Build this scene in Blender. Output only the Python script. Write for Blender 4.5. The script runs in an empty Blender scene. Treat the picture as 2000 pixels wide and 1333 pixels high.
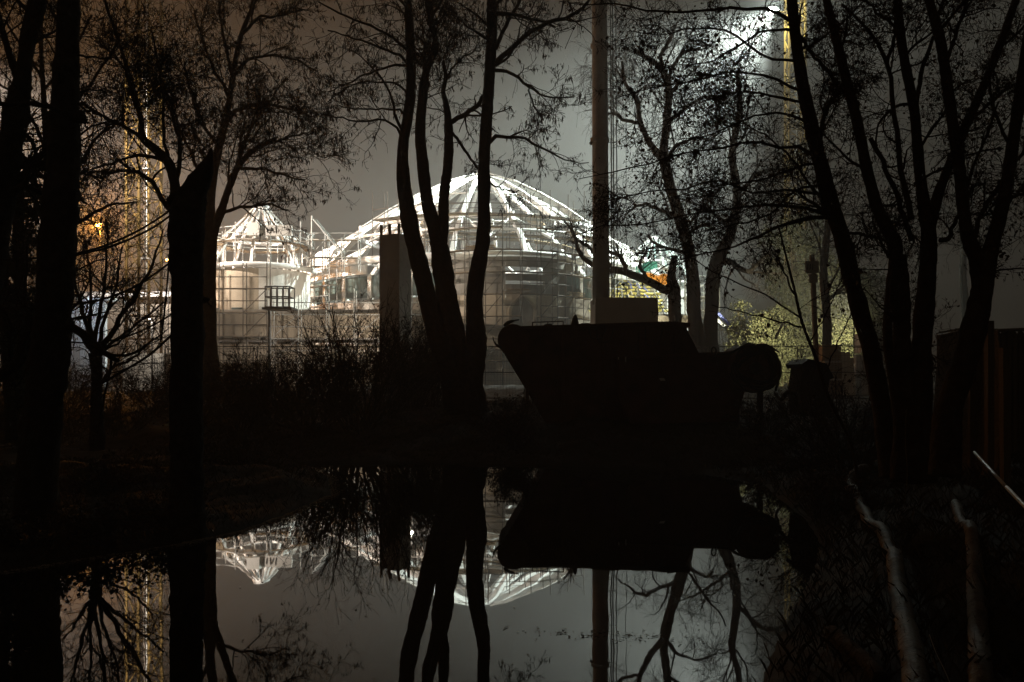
import bpy, math, random
import numpy as np
from mathutils import Vector, Matrix

# ------------------------------------------------------------------ camera, sky, light, exposure
scene = bpy.context.scene
F, HOR, CAMZ = 1555.0, 728.0, 2.0          # focal length in photo pixels, horizon row, eye height above the water
cam_d = bpy.data.cameras.new('camera'); cam = bpy.data.objects.new('camera', cam_d)
scene.collection.objects.link(cam); scene.camera = cam
cam.location = (0, 0, CAMZ); cam.rotation_euler = (math.radians(90), 0, 0)
cam_d.sensor_width = 36.0; cam_d.lens = F * 36 / 2000; cam_d.shift_y = (HOR - 666.5) / 2000
cam_d.clip_start = 0.05; cam_d.clip_end = 3000

world = bpy.data.worlds.new('World'); scene.world = world; world.use_nodes = True
wn, wl = world.node_tree.nodes, world.node_tree.links
wn.clear()
w_out = wn.new('ShaderNodeOutputWorld')
w_sky = wn.new('ShaderNodeTexSky'); w_sky.sky_type = 'NISHITA'; w_sky.sun_disc = False
w_sky.sun_elevation = math.radians(-8); w_sky.sun_rotation = math.radians(200)
w_b1 = wn.new('ShaderNodeBackground'); w_b1.inputs['Strength'].default_value = 0.05
wl.new(w_sky.outputs[0], w_b1.inputs['Color'])
# low cloud lit by the town: a soft warm glow that is a little stronger towards the west (left)
w_tc = wn.new('ShaderNodeTexCoord'); w_sep = wn.new('ShaderNodeSeparateXYZ')
wl.new(w_tc.outputs['Generated'], w_sep.inputs[0])
w_map = wn.new('ShaderNodeMapRange'); w_map.inputs['From Min'].default_value = -0.7; w_map.inputs['From Max'].default_value = 0.7
wl.new(w_sep.outputs['X'], w_map.inputs['Value'])
w_mix = wn.new('ShaderNodeMix'); w_mix.data_type = 'RGBA'
w_mix.inputs[6].default_value = (0.068, 0.037, 0.017, 1); w_mix.inputs[7].default_value = (0.0165, 0.0168, 0.0135, 1)
wl.new(w_map.outputs[0], w_mix.inputs[0])
w_b2 = wn.new('ShaderNodeBackground'); w_b2.inputs['Strength'].default_value = 0.58
wl.new(w_mix.outputs[2], w_b2.inputs['Color'])
w_add = wn.new('ShaderNodeAddShader'); wl.new(w_b1.outputs[0], w_add.inputs[0]); wl.new(w_b2.outputs[0], w_add.inputs[1])
wl.new(w_add.outputs[0], w_out.inputs['Surface'])

vs = scene.view_settings
vs.view_transform = 'Standard'; vs.look = 'None'; vs.gamma = 1.0; vs.use_curve_mapping = False; vs.exposure = 0.0
cy = scene.cycles
cy.use_denoising = True
try: cy.denoiser = 'OPENIMAGEDENOISE'; cy.denoising_prefilter = 'ACCURATE'
except Exception: pass
cy.max_bounces = 5; cy.diffuse_bounces = 2; cy.glossy_bounces = 3; cy.transmission_bounces = 3; cy.volume_bounces = 1
cy.use_adaptive_sampling = True; cy.adaptive_threshold = 0.025; cy.transparent_max_bounces = 8; cy.sample_clamp_indirect = 3.0; cy.caustics_reflective = False; cy.caustics_refractive = False
FOG = 0.0027

# ------------------------------------------------------------------ helpers
C = scene.collection
rng = np.random.default_rng(7)
random.seed(7)
def P(px, py, d): return np.array([(px - 1000.0) / F * d, d, CAMZ + (HOR - py) / F * d])
def V(a): return Vector([float(q) for q in a])

def mat(name, col, rough=0.8, metal=0.0, var=0.25, scale=4.0, bump=0.0, spec=0.3, col2=None, detail=5.0):
    m = bpy.data.materials.new(name); m.use_nodes = True
    n, l = m.node_tree.nodes, m.node_tree.links
    b = n['Principled BSDF']; b.inputs['Roughness'].default_value = rough; b.inputs['Metallic'].default_value = metal
    b.inputs['Specular IOR Level'].default_value = spec
    tc = n.new('ShaderNodeTexCoord'); ns = n.new('ShaderNodeTexNoise')
    ns.inputs['Scale'].default_value = scale; ns.inputs['Detail'].default_value = detail; ns.inputs['Roughness'].default_value = 0.65
    l.new(tc.outputs['Object'], ns.inputs['Vector'])
    rp = n.new('ShaderNodeValToRGB')
    c2 = col2 if col2 else tuple(c * (1 - var) for c in col)
    c1 = col if col2 else tuple(min(1, c * (1 + var)) for c in col)
    rp.color_ramp.elements[0].position = 0.3; rp.color_ramp.elements[1].position = 0.7
    rp.color_ramp.elements[0].color = (*c2, 1); rp.color_ramp.elements[1].color = (*c1, 1)
    l.new(ns.outputs['Fac'], rp.inputs[0]); l.new(rp.outputs[0], b.inputs['Base Color'])
    if bump:
        bp = n.new('ShaderNodeBump'); bp.inputs['Strength'].default_value = bump; bp.inputs['Distance'].default_value = 0.05
        l.new(ns.outputs['Fac'], bp.inputs['Height']); l.new(bp.outputs[0], b.inputs['Normal'])
    return m
def glow(name, col, s):
    m = bpy.data.materials.new(name); m.use_nodes = True
    b = m.node_tree.nodes['Principled BSDF']
    b.inputs['Base Color'].default_value = (0.8, 0.8, 0.8, 1)
    b.inputs['Emission Color'].default_value = (*col, 1); b.inputs['Emission Strength'].default_value = s
    return m

M = dict(
    bark=mat('bark', (0.038, 0.031, 0.025), 0.95, var=0.45, scale=9, bump=0.8, spec=0.1),
    bark_grey=mat('bark_grey', (0.075, 0.068, 0.058), 0.95, var=0.4, scale=7, bump=0.6, spec=0.1),
    twig=mat('twig', (0.032, 0.025, 0.02), 0.95, var=0.3, scale=20, spec=0.1),
    pod=mat('pod', (0.03, 0.02, 0.013), 0.8, var=0.4, scale=30, spec=0.2),
    leaf=mat('dead_leaf', (0.05, 0.032, 0.016), 0.8, var=0.4, scale=15, spec=0.2),
    ivy=mat('ivy_leaf', (0.03, 0.04, 0.018), 0.6, var=0.5, scale=12, spec=0.3),
    green=mat('green_leaf', (0.105, 0.105, 0.05), 0.7, var=0.45, scale=3, spec=0.2),
    tan=mat('tan_twig', (0.13, 0.1, 0.055), 0.8, var=0.4, scale=3, spec=0.2),
    soil=mat('wet_soil', (0.02, 0.017, 0.013), 0.85, var=0.5, scale=2.5, bump=0.6, spec=0.2),
    straw=mat('pale_straw', (0.17, 0.14, 0.1), 0.9, var=0.4, scale=9),
    grass=mat('dry_grass', (0.035, 0.031, 0.018), 0.85, var=0.5, scale=6, spec=0.1),
    white=mat('white_painted_steel', (0.78, 0.78, 0.76), 0.5, var=0.06, scale=1.5),
    clad=mat('white_cladding', (0.72, 0.71, 0.67), 0.6, var=0.12, scale=0.6),
    galv_shade=mat('shaded_scaffold_tube', (0.09, 0.075, 0.06), 0.7, var=0.3, scale=3),  # tube steel with shade put into its colour, for scaffolds that should look unlit
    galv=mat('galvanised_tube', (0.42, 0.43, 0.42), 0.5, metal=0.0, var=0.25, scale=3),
    deck=mat('scaffold_board', (0.3, 0.22, 0.13), 0.85, var=0.4, scale=3),
    conc=mat('concrete', (0.36, 0.33, 0.29), 0.9, var=0.25, scale=0.7, bump=0.2, spec=0.2),
    conc_dk=mat('weathered_concrete', (0.24, 0.225, 0.2), 0.9, var=0.35, scale=0.5, bump=0.2, spec=0.2),
    render=mat('beige_render', (0.42, 0.36, 0.28), 0.9, var=0.2, scale=0.5, spec=0.2),
    glass=mat('dark_glass', (0.06, 0.09, 0.085), 0.12, var=0.3, scale=1, spec=0.6),
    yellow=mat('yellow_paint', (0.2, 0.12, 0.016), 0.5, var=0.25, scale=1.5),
    yellow_dimmed=mat('dimmed_yellow_paint', (0.075, 0.047, 0.008), 0.7, var=0.3, scale=1.5, spec=0.1),  # crane yellow darkened in the colour to temper the beam on the left mast
    lath=mat('yellow_sheeting', (0.85, 0.72, 0.22), 0.7, var=0.25, scale=1.2),
    blue=mat('blue_paint', (0.2, 0.26, 0.8), 0.5, var=0.2, scale=2),
    orange=mat('orange_tarpaulin', (0.75, 0.27, 0.02), 0.6, var=0.3, scale=1.5),
    teal=mat('teal_sheet', (0.05, 0.34, 0.27), 0.6, var=0.3, scale=1.5),
    red=mat('red_paint', (0.5, 0.1, 0.07), 0.6, var=0.3, scale=2),
    skip=mat('rusty_skip_steel', (0.06, 0.028, 0.018), 0.75, var=0.5, scale=2.2, bump=0.15, spec=0.3),
    rubber=mat('black_rubber', (0.014, 0.013, 0.012), 0.6, var=0.3, scale=6),
    sack=mat('dark_sacking', (0.035, 0.03, 0.026), 0.9, var=0.3, scale=8, bump=0.4),
    pipe=mat('muddy_pipe', (0.06, 0.044, 0.028), 0.6, var=0.7, scale=7, spec=0.3, bump=0.5),
    rod=mat('pale_plastic', (0.5, 0.5, 0.52), 0.3, var=0.1, scale=3, spec=0.5),
    timber=mat('weathered_timber', (0.10, 0.075, 0.05), 0.9, var=0.35, scale=5, bump=0.3),
    reed=mat('reed_matting', (0.105, 0.082, 0.055), 0.9, var=0.4, scale=25, bump=0.4),
    rope=mat('dark_rope', (0.03, 0.026, 0.022), 0.95, var=0.3, scale=30),
    sign=mat('sign_board', (0.17, 0.16, 0.13), 0.7, var=0.2, scale=5),
    ink=mat('dark_ink', (0.015, 0.015, 0.014), 0.8, var=0.1, scale=5),
    brick=mat('reddish_wall', (0.33, 0.14, 0.09), 0.9, var=0.25, scale=2),
    cabin=mat('pale_cabin_steel', (0.55, 0.58, 0.62), 0.5, var=0.12, scale=1),
    lampcase=mat('lamp_casing', (0.12, 0.12, 0.12), 0.5, var=0.1, scale=4),
    lamp_cool=glow('cool_lamp_face', (0.92, 1.0, 0.97), 180.0),
    lamp_warm=glow('warm_lamp_face', (1.0, 0.86, 0.7), 45.0),
    lamp_sodium=glow('sodium_lamp_face', (1.0, 0.33, 0.03), 90.0),
)

def mesh_arr(name, verts, faces, smooth=True):
    """verts (n,3); faces (m,k) all alike"""
    verts = np.asarray(verts, np.float32).reshape(-1, 3); faces = np.asarray(faces, np.int32)
    me = bpy.data.meshes.new(name); k = faces.shape[1]
    me.vertices.add(len(verts)); me.vertices.foreach_set('co', verts.ravel())
    me.loops.add(faces.size); me.loops.foreach_set('vertex_index', faces.ravel())
    me.polygons.add(len(faces)); me.polygons.foreach_set('loop_start', np.arange(0, faces.size, k, dtype=np.int32))
    me.polygons.foreach_set('use_smooth', np.full(len(faces), smooth))
    me.update(calc_edges=True)
    return me
def mesh_py(name, verts, faces, smooth=False):
    me = bpy.data.meshes.new(name); me.from_pydata([tuple(map(float, v)) for v in verts], [], faces)
    if smooth: me.polygons.foreach_set('use_smooth', [True] * len(me.polygons))
    me.update(); return me

def thing(name, label, cat, loc=(0, 0, 0), group=None):
    o = bpy.data.objects.new(name, None); C.objects.link(o); o.location = V(loc); o.empty_display_size = 0.2
    o['label'] = label; o['category'] = cat; o['kind'] = 'thing'
    if group: o['group'] = group
    return o
def part(name, me, m, parent=None, label=None, kind=None, mw=None):
    """mesh in world coordinates (or with world matrix mw) under parent"""
    o = bpy.data.objects.new(name, me); C.objects.link(o)
    if m is not None and not me.materials: me.materials.append(M[m])
    if mw is not None: o.matrix_basis = mw
    if parent is not None:
        o.parent = parent
        if parent.type == 'EMPTY': o.matrix_parent_inverse = Matrix.Translation(-parent.location)
    if label: o['label'] = label
    if kind: o['kind'] = kind
    return o
def solo(name, me, m, label, cat, group=None, loc=None, kind=None):
    o = bpy.data.objects.new(name, me); C.objects.link(o); me.materials.append(M[m])
    if loc is not None: o.location = V(loc)
    if label: o['label'] = label
    if cat: o['category'] = cat
    if group: o['group'] = group
    o['kind'] = kind or 'thing'
    return o

def tubes(PP, RR, sides=3):
    """PP (N,n,3) RR (N,n) -> verts, quads"""
    N, n, _ = PP.shape
    T = np.gradient(PP, axis=1); T /= np.linalg.norm(T, axis=2, keepdims=True) + 1e-9
    main = PP[:, -1] - PP[:, 0]
    ref = np.where((np.abs(main[:, 2:3]) > 0.75 * np.linalg.norm(main, axis=1, keepdims=True)), np.array([[1., .13, 0]]), np.array([[0.05, 0.1, 1.]]))
    A = np.cross(T, ref[:, None, :]); A /= np.linalg.norm(A, axis=2, keepdims=True) + 1e-9
    B = np.cross(T, A)
    th = np.arange(sides) / sides * 2 * np.pi
    ring = A[:, :, None, :] * np.cos(th)[None, None, :, None] + B[:, :, None, :] * np.sin(th)[None, None, :, None]
    vts = PP[:, :, None, :] + ring * RR[:, :, None, None]
    idx = np.arange(N * n * sides).reshape(N, n, sides)
    a = idx[:, :-1, :]; b = np.roll(idx, -1, axis=2)[:, :-1, :]; c = np.roll(idx, -1, axis=2)[:, 1:, :]; d = idx[:, 1:, :]
    return vts.reshape(-1, 3), np.stack([a, b, c, d], -1).reshape(-1, 4)
def join(lst):
    vs_, fs_, o = [], [], 0
    for v, f in lst:
        vs_.append(v); fs_.append(f + o); o += len(v)
    return np.concatenate(vs_), np.concatenate(fs_)
def resample(pts, n):
    """Catmull-like smooth resample of (k,c) rows"""
    pts = np.asarray(pts, float); k = len(pts)
    seg = np.r_[0, np.cumsum(np.linalg.norm(np.diff(pts[:, :3], axis=0), axis=1))]; seg /= seg[-1]
    t = np.linspace(0, 1, n); out = np.empty((n, pts.shape[1]))
    tang = np.gradient(pts, seg, axis=0) if k > 2 else np.repeat((pts[1:] - pts[:1]), k, 0)
    i = np.clip(np.searchsorted(seg, t, 'right') - 1, 0, k - 2)
    h = (seg[i + 1] - seg[i])[:, None]; u = ((t - seg[i])[:, None] / h)
    return ((2*u**3-3*u**2+1)*pts[i] + (u**3-2*u**2+u)*h*tang[i] + (-2*u**3+3*u**2)*pts[i+1] + (u**3-u**2)*h*tang[i+1])
def pxline(pts, d0, d1=None, n=16, jit=0.0):
    """pts rows (px,py,widthpx) at depth d0..d1 -> (n,3),(n,)"""
    pts = np.asarray(pts, float); d1 = d0 if d1 is None else d1
    ds = np.linspace(d0, d1, len(pts))
    rows = np.array([np.r_[P(p[0], p[1], d), p[2] / 2 / F * d] for p, d in zip(pts, ds)])
    r = resample(rows, n)
    if jit: r[1:-1, :3] += rng.normal(0, jit, (n - 2, 3))
    return r[:, :3], np.maximum(r[:, 3], 0.002)
def tube_mesh(name, pts, rad, sides=8, caps=True, rough=0.0):
    pts = np.asarray(pts, float); rad = np.broadcast_to(np.asarray(rad, float), (len(pts),))
    v, f = tubes(pts[None], rad[None], sides)
    if rough:
        c = np.repeat(pts, sides, 0); nz_ = rng.normal(0, 1, (len(pts), sides)); nz_ = nz_ * .6 + .4 * np.roll(nz_, 1, 0); v = c + (v - c) * (1 + rough * nz_.reshape(-1, 1))
    faces = [tuple(q) for q in f.tolist()]
    if caps:
        faces.append(tuple(range(sides))[::-1]); n = len(v); faces.append(tuple(range(n - sides, n)))
    return mesh_py(name, v, faces, True)

# unit shapes shared by all straight members
_a = np.arange(8) / 8 * 2 * np.pi
_uv = np.r_[np.c_[np.cos(_a), np.sin(_a), 0 * _a], np.c_[np.cos(_a), np.sin(_a), 0 * _a + 1]]
_uf = [(i, (i + 1) % 8, 8 + (i + 1) % 8, 8 + i) for i in range(8)] + [tuple(range(7, -1, -1)), tuple(range(8, 16))]
_bv = [(x, y, z) for z in (0, 1) for y in (-.5, .5) for x in (-.5, .5)]
_bf = [(0, 2, 3, 1), (4, 5, 7, 6), (0, 1, 5, 4), (2, 6, 7, 3), (0, 4, 6, 2), (1, 3, 7, 5)]
UT, UB = {}, {}
def unit_tube(m):
    if m not in UT: UT[m] = mesh_py('tube_' + m, _uv, _uf, True); UT[m].materials.append(M[m])
    return UT[m]
def unit_box(m):
    if m not in UB: UB[m] = mesh_py('box_' + m, _bv, _bf); UB[m].materials.append(M[m])
    return UB[m]
def span(p0, p1, sx, sy, up=(0, 0, 1)):
    p0, p1 = V(p0), V(p1); z = (p1 - p0); L = z.length; z.normalize(); u = Vector(up)
    if abs(z.dot(u)) > 0.98: u = Vector((0, 1, 0))
    x = u.cross(z).normalized(); y = z.cross(x)
    return Matrix(((x.x*sx, y.x*sy, z.x*L, p0.x), (x.y*sx, y.y*sy, z.y*L, p0.y), (x.z*sx, y.z*sy, z.z*L, p0.z), (0, 0, 0, 1)))
def bar(name, p0, p1, r, m, parent): return part(name, unit_tube(m), None, parent, mw=span(p0, p1, r, r))
def beam(name, p0, p1, w, h, m, parent): return part(name, unit_box(m), None, parent, mw=span(p0, p1, w, h))
def box(name, lo, hi, m, parent, **k):
    lo, hi = np.array(lo, float), np.array(hi, float); c = (lo + hi) / 2; s = hi - lo
    return part(name, unit_box(m), None, parent, mw=Matrix.Translation((c[0], c[1], lo[2])) @ Matrix.Diagonal((s[0], s[1], s[2], 1)), **k)
def prism(name, prof, y0, y1, m, parent=None, bevel=0.0, **k):
    """profile of (x,z) extruded along y"""
    n = len(prof); v = [(x, y0, z) for x, z in prof] + [(x, y1, z) for x, z in prof]
    f = [tuple(range(n)), tuple(range(2 * n - 1, n - 1, -1))] + [(i, n + i, n + (i + 1) % n, (i + 1) % n) for i in range(n)]
    me = mesh_py(name, v, f)
    if bevel:
        import bmesh
        bm = bmesh.new(); bm.from_mesh(me); bmesh.ops.bevel(bm, geom=bm.edges[:], offset=bevel, segments=1, affect='EDGES'); bm.to_mesh(me); bm.free()
    return part(name, me, m, parent, **k)
def curved_wall(name, cx, cy_, r, a0, a1, z0, z1, th, m, parent, n=8, r_top=None, **k):
    """solid curved slab; angles in degrees, 270 faces the camera"""
    rt = r if r_top is None else r_top; v = []
    for i in range(n + 1):
        a = math.radians(a0 + (a1 - a0) * i / n); c, s = math.cos(a), math.sin(a)
        v += [(cx + r*c, cy_ + r*s, z0), (cx + rt*c, cy_ + rt*s, z1), (cx + (rt-th)*c, cy_ + (rt-th)*s, z1), (cx + (r-th)*c, cy_ + (r-th)*s, z0)]
    f = []
    for i in range(n):
        for j in range(4): f.append((4*i + j, 4*i + (j+1) % 4, 4*i + 4 + (j+1) % 4, 4*i + 4 + j))
    f += [(0, 3, 2, 1), (4*n, 4*n+1, 4*n+2, 4*n+3)]
    return part(name, mesh_py(name, v, f), m, parent, **k)
def ring_tube(name, cx, cy_, r, z, tr, m, parent, a0=0, a1=360, n=48):
    a = np.radians(np.linspace(a0, a1, n + 1)); pts = np.c_[cx + r*np.cos(a), cy_ + r*np.sin(a), 0*a + z]
    return part(name, tube_mesh(name, pts, tr, 8, True), m, parent)
def spot(name, loc, target, W, col, deg, blend=0.6, size=0.4, parent=None):
    l = bpy.data.lights.new(name, 'SPOT'); l.energy = W; l.color = col; l.spot_size = math.radians(deg); l.spot_blend = blend; l.shadow_soft_size = size
    o = bpy.data.objects.new(name, l); C.objects.link(o)
    mw = (V(target) - V(loc)).to_track_quat('-Z', 'Y').to_matrix().to_4x4(); mw.translation = V(loc); o.matrix_basis = mw
    if parent: o.parent = parent; o.matrix_parent_inverse = Matrix.Translation(-parent.location)
    return o
def point(name, loc, W, col, size=0.15, parent=None):
    l = bpy.data.lights.new(name, 'POINT'); l.energy = W; l.color = col; l.shadow_soft_size = size
    o = bpy.data.objects.new(name, l); C.objects.link(o); o.location = V(loc)
    if parent: o.parent = parent; o.matrix_parent_inverse = Matrix.Translation(-parent.location)
    return o

# ------------------------------------------------------------------ the pond and the ground round it
SHORE = np.array([(-14, 6.6), (-9, 7.2), (-5.1, 7.9), (-3.9, 9.2), (-3.4, 10.0), (-3.15, 11.2), (-2.95, 13.0), (-3.5, 15.2), (-4.6, 17.2), (-3.4, 17.7), (-1, 17.5),
                  (1.0, 17.0), (3.6, 16.2), (4.6, 14.6), (4.3, 13.0), (4.05, 11.0), (3.65, 9.4), (3.05, 8.0), (2.22, 6.4), (1.6, 5.1), (0.9, 3.2), (-1, 2.6), (-14, 2.6)], float)
def shore_dist(x, y):
    """signed distance to the shoreline, positive on land"""
    p = np.stack([x, y], -1); best = np.full(x.shape, 1e9); inside = np.zeros(x.shape, bool); n = len(SHORE)
    for i in range(n):
        a, b = SHORE[i], SHORE[(i + 1) % n]; ab = b - a
        t = np.clip(((p - a) @ ab) / (ab @ ab), 0, 1); q = a + t[..., None] * ab
        best = np.minimum(best, np.linalg.norm(p - q, axis=-1))
        cr = ((a[1] > y) != (b[1] > y)) & (x < (b[0]-a[0]) * (y - a[1]) / (b[1]-a[1] + 1e-12) + a[0]); inside ^= cr
    return np.where(inside, -best, best)
def ground_z(x, y):
    x = np.asarray(x, float); y = np.asarray(y, float)
    s = shore_dist(x, y)
    hi = 0.42 - .3 * np.clip((y - 13.5) / 2, 0, 1) + 0.73 * np.clip((y - 19) / 6, 0, 1) + 0.3 * np.clip((x - 3) / 5, 0, 1) * np.clip((18 - y) / 4, 0, 1)
    hi = hi - .27 * np.clip((13.6 - y) / 1.5, 0, 1) * np.clip((-x - 1) / 1.5, 0, 1) * np.clip((y - 3) / 2, 0, 1)
    hi = hi + .36 * np.clip((x - .6) / 1.2, 0, 1) * np.clip((y - 16.5) / 2, 0, 1) * np.clip((25 - y) / 4, 0, 1)
    z = np.where(s > 0, hi * (1 - np.exp(-s * 1.5)) + 0.02, np.maximum(-0.7, s * 0.6))
    bump = 0.05 * np.sin(x * 2.1 + 1.3 * np.sin(y * 1.7)) * np.sin(y * 2.3 + 0.7) + 0.03 * np.sin(x * 5.3 + y * 3.1) + 0.018 * np.sin(x * 11.7 - y * 9.1)
    return z + bump * np.clip(s * 1.5, 0, 1)
def gz(x, y): return float(ground_z(np.array([x]), np.array([y]))[0])
xs = np.unique(np.r_[np.linspace(-340, -40, 14), np.linspace(-40, -12, 30), np.linspace(-12, 12, 200), np.linspace(12, 40, 30), np.linspace(40, 340, 14)])
ys = np.unique(np.r_[np.linspace(-60, -4, 8), np.linspace(-4, 32, 260), np.linspace(32, 120, 50), np.linspace(120, 420, 14)])
X, Y = np.meshgrid(xs, ys); Z = ground_z(X, Y)
gi = np.arange(X.size).reshape(X.shape)
gq = np.stack([gi[:-1, :-1], gi[:-1, 1:], gi[1:, 1:], gi[1:, :-1]], -1).reshape(-1, 4)
solo('ground', mesh_arr('ground', np.c_[X.ravel(), Y.ravel(), Z.ravel()], gq), 'soil', 'wet dark soil of the pond banks and building site', None, kind='structure')

mw_ = bpy.data.materials.new('pond_water'); mw_.use_nodes = True
n, l = mw_.node_tree.nodes, mw_.node_tree.links
b = n['Principled BSDF']; b.inputs['Base Color'].default_value = (0.004, 0.004, 0.0035, 1); b.inputs['Roughness'].default_value = 0.015
b.inputs['IOR'].default_value = 2.0; b.inputs['Specular IOR Level'].default_value = 0.5
tc = n.new('ShaderNodeTexCoord'); mp = n.new('ShaderNodeMapping'); mp.inputs['Scale'].default_value = (0.9, 0.5, 1)
nz = n.new('ShaderNodeTexNoise'); nz.inputs['Scale'].default_value = 1.6; nz.inputs['Detail'].default_value = 2
bp = n.new('ShaderNodeBump'); bp.inputs['Strength'].default_value = 0.08; bp.inputs['Distance'].default_value = 0.02
l.new(tc.outputs['Object'], mp.inputs[0]); l.new(mp.outputs[0], nz.inputs['Vector']); l.new(nz.outputs['Fac'], bp.inputs['Height']); l.new(bp.outputs[0], b.inputs['Normal'])
M['water'] = mw_
solo('water', mesh_py('water', [(-30, -6, 0), (20, -6, 0), (20, 24, 0), (-30, 24, 0)], [(0, 1, 2, 3)]), 'water', 'still black pond mirroring the domes and trees', None, kind='structure')

# ------------------------------------------------------------------ main domed hall
DX, DY = -3.5, 94.0
Z1, R1, Z2, R2 = 17.7, 14.3, 12.8, 20.3
hall = thing('domed_hall', 'large floodlit dome skeleton of white steel ribs over a round hall', 'dome', (DX, DY, 0.85))
def pol(r, a, z, cx=DX, cy_=DY): a = math.radians(a); return np.array([cx + r*math.cos(a), cy_ + r*math.sin(a), z])
def rib_mesh(name, prof, w, dth):
    """box-section rib along (r,z) profile in the local x-z plane"""
    prof = np.asarray(prof, float); tg = np.gradient(prof, axis=0); tg /= np.linalg.norm(tg, axis=1, keepdims=True); nr = np.c_[-tg[:, 1], tg[:, 0]]
    v, f = [], []
    for p, q in zip(prof, nr):
        for sy in (-1, 1):
            for so in (-1, 1): v.append((p[0] + q[0]*dth/2*so, sy*w/2, p[1] + q[1]*dth/2*so))
    for i in range(len(prof) - 1):
        a = 4*i
        for j, k in ((0, 1), (1, 3), (3, 2), (2, 0)): f.append((a+j, a+k, a+4+k, a+4+j))
    f += [(0, 2, 3, 1), (len(v)-4, len(v)-3, len(v)-1, len(v)-2)]
    return mesh_py(name, v, f)
def spin(a, cx=DX, cy_=DY): return Matrix.Translation((cx, cy_, 0)) @ Matrix.Rotation(math.radians(a), 4, 'Z')
up_prof = [(1.3, 24.75), (4.6, 23.55), (8.2, 21.7), (11.4, 19.75), (R1, Z1)]
rm = rib_mesh('upper_rib', up_prof, 0.36, 0.5); rm.materials.append(M['white'])
rc = rib_mesh('rib_cover', [(r, z + 0.5) for r, z in up_prof], 0.5, 0.1); rc.materials.append(M['clad'])
lo_prof = [(R1, Z1), (17.7, 15.5), (R2, Z2)]
lm_ = rib_mesh('lower_rib', lo_prof, 0.4, 0.5); lm_.materials.append(M['white'])
NR = 18
for i in range(NR):
    a = 360 / NR * i + 4
    o = part('rib', rm, None, hall, mw=spin(a))
    if 140 < a % 360 < 225 or a % 360 > 315 or a % 360 < 40: part('rib_cover', rc, None, hall, mw=spin(a))
    part('lower_rib', lm_, None, hall, mw=spin(a))
    b1, b2 = pol(R1, a, Z1), pol(18.2, a + 360/NR/2, 15.0)
    bar('brace', b1, b2, 0.13, 'white', hall); bar('brace', pol(R1, a + 360/NR, Z1), b2, 0.13, 'white', hall)
    bar('node', pol(R1 + .2, a, Z1 - .1), pol(R1 + .2, a, Z1 + 0.5), 0.2, 'white', hall)
ring_tube('apex_ring', DX, DY, 1.35, 24.8, 0.26, 'white', hall, n=24)
ring_tube('ring_beam', DX, DY, 8.2, 21.4, 0.1, 'white', hall)
ring_tube('ring_beam', DX, DY, R1, Z1, 0.3, 'white', hall)
ring_tube('ring_beam', DX, DY, 17.2, 15.9, 0.16, 'white', hall)
ring_tube('ring_beam', DX, DY, R2, Z2, 0.38, 'white', hall)
bar('finial', (DX - .6, DY, 24.7), (DX - .6, DY, 25.5), 0.14, 'white', hall)
# lower cladding rings (left and right flanks) and drum walls
for a0 in range(150, 236, 6):
    if a0 < 222: curved_wall('cladding_panel', DX, DY, R2 + .35, a0, a0 + 5.8, Z2 - .1, 14.9, 0.2, 'clad', hall, n=2, r_top=19.3)
    curved_wall('fascia_panel', DX, DY, R2 + .5, a0, a0 + 5.8, 11.4, 12.3, 0.25, 'clad', hall, n=2)
for a0 in list(range(311, 360, 6)) + list(range(0, 40, 6)):
    curved_wall('cladding_panel', DX, DY, R2 + .35, a0, a0 + 5.8, Z2 - .1, 14.6, 0.2, 'clad', hall, n=2, r_top=19.4)
    curved_wall('fascia_panel', DX, DY, R2 + .5, a0, a0 + 5.8, 11.2, 12.3, 0.25, 'clad', hall, n=2)
for a0 in range(140, 400, 10):
    if not 252 <= a0 <= 288:
        curved_wall('glazing', DX, DY, R2 - .1, a0 + .6, a0 + 9.4, 9.2, 11.3, 0.1, 'glass', hall, n=2)
        curved_wall('pier', DX, DY, R2 + .1, a0 - .6, a0 + .6, 9.0, 11.4, 0.5, 'clad', hall, n=1)
        curved_wall('wall_panel', DX, DY, R2, a0, a0 + 9.9, 0.6, 9.0, 0.4, 'conc', hall, n=2)

# front bay of the hall: curved wall with slots and pointed-arch niches
BX, BY, BR = -0.6, 80.0, 7.3
bay = thing('round_bay', 'unlit curved concrete bay with slot windows and pointed arch niche in front of the dome', 'building', (BX, BY, 0.85))
for a0 in range(180, 360, 15):
    n_ = 3
    curved_wall('wall_panel', BX, BY, BR, a0, a0 + 14.9, 0.6, 5.2, 0.4, 'render', bay, n=n_)
    curved_wall('wall_panel', BX, BY, BR - .06, a0, a0 + 14.9, 5.2, 9.2, 0.4, 'render', bay, n=n_)
    curved_wall('parapet_panel', BX, BY, BR + .1, a0, a0 + 14.9, 11.7, 12.6, 0.4, 'conc_dk', bay, n=n_)
    if a0 in (195, 210, 270, 285, 330):
        curved_wall('spandrel_panel', BX, BY, BR - .1, a0, a0 + 14.9, 10.45, 11.05, 0.3, 'conc_dk', bay, n=n_)
        curved_wall('spandrel_panel', BX, BY, BR - .1, a0, a0 + 14.9, 9.2, 10.1, 0.3, 'conc_dk', bay, n=n_)
    else:
        curved_wall('spandrel_panel', BX, BY, BR - .1, a0, a0 + 14.9, 9.2, 11.7, 0.3, 'conc_dk', bay, n=n_)
ring_tube('ring_beam', BX, BY, BR + .15, 12.95, 0.22, 'white', bay, 170, 370, 36)
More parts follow.
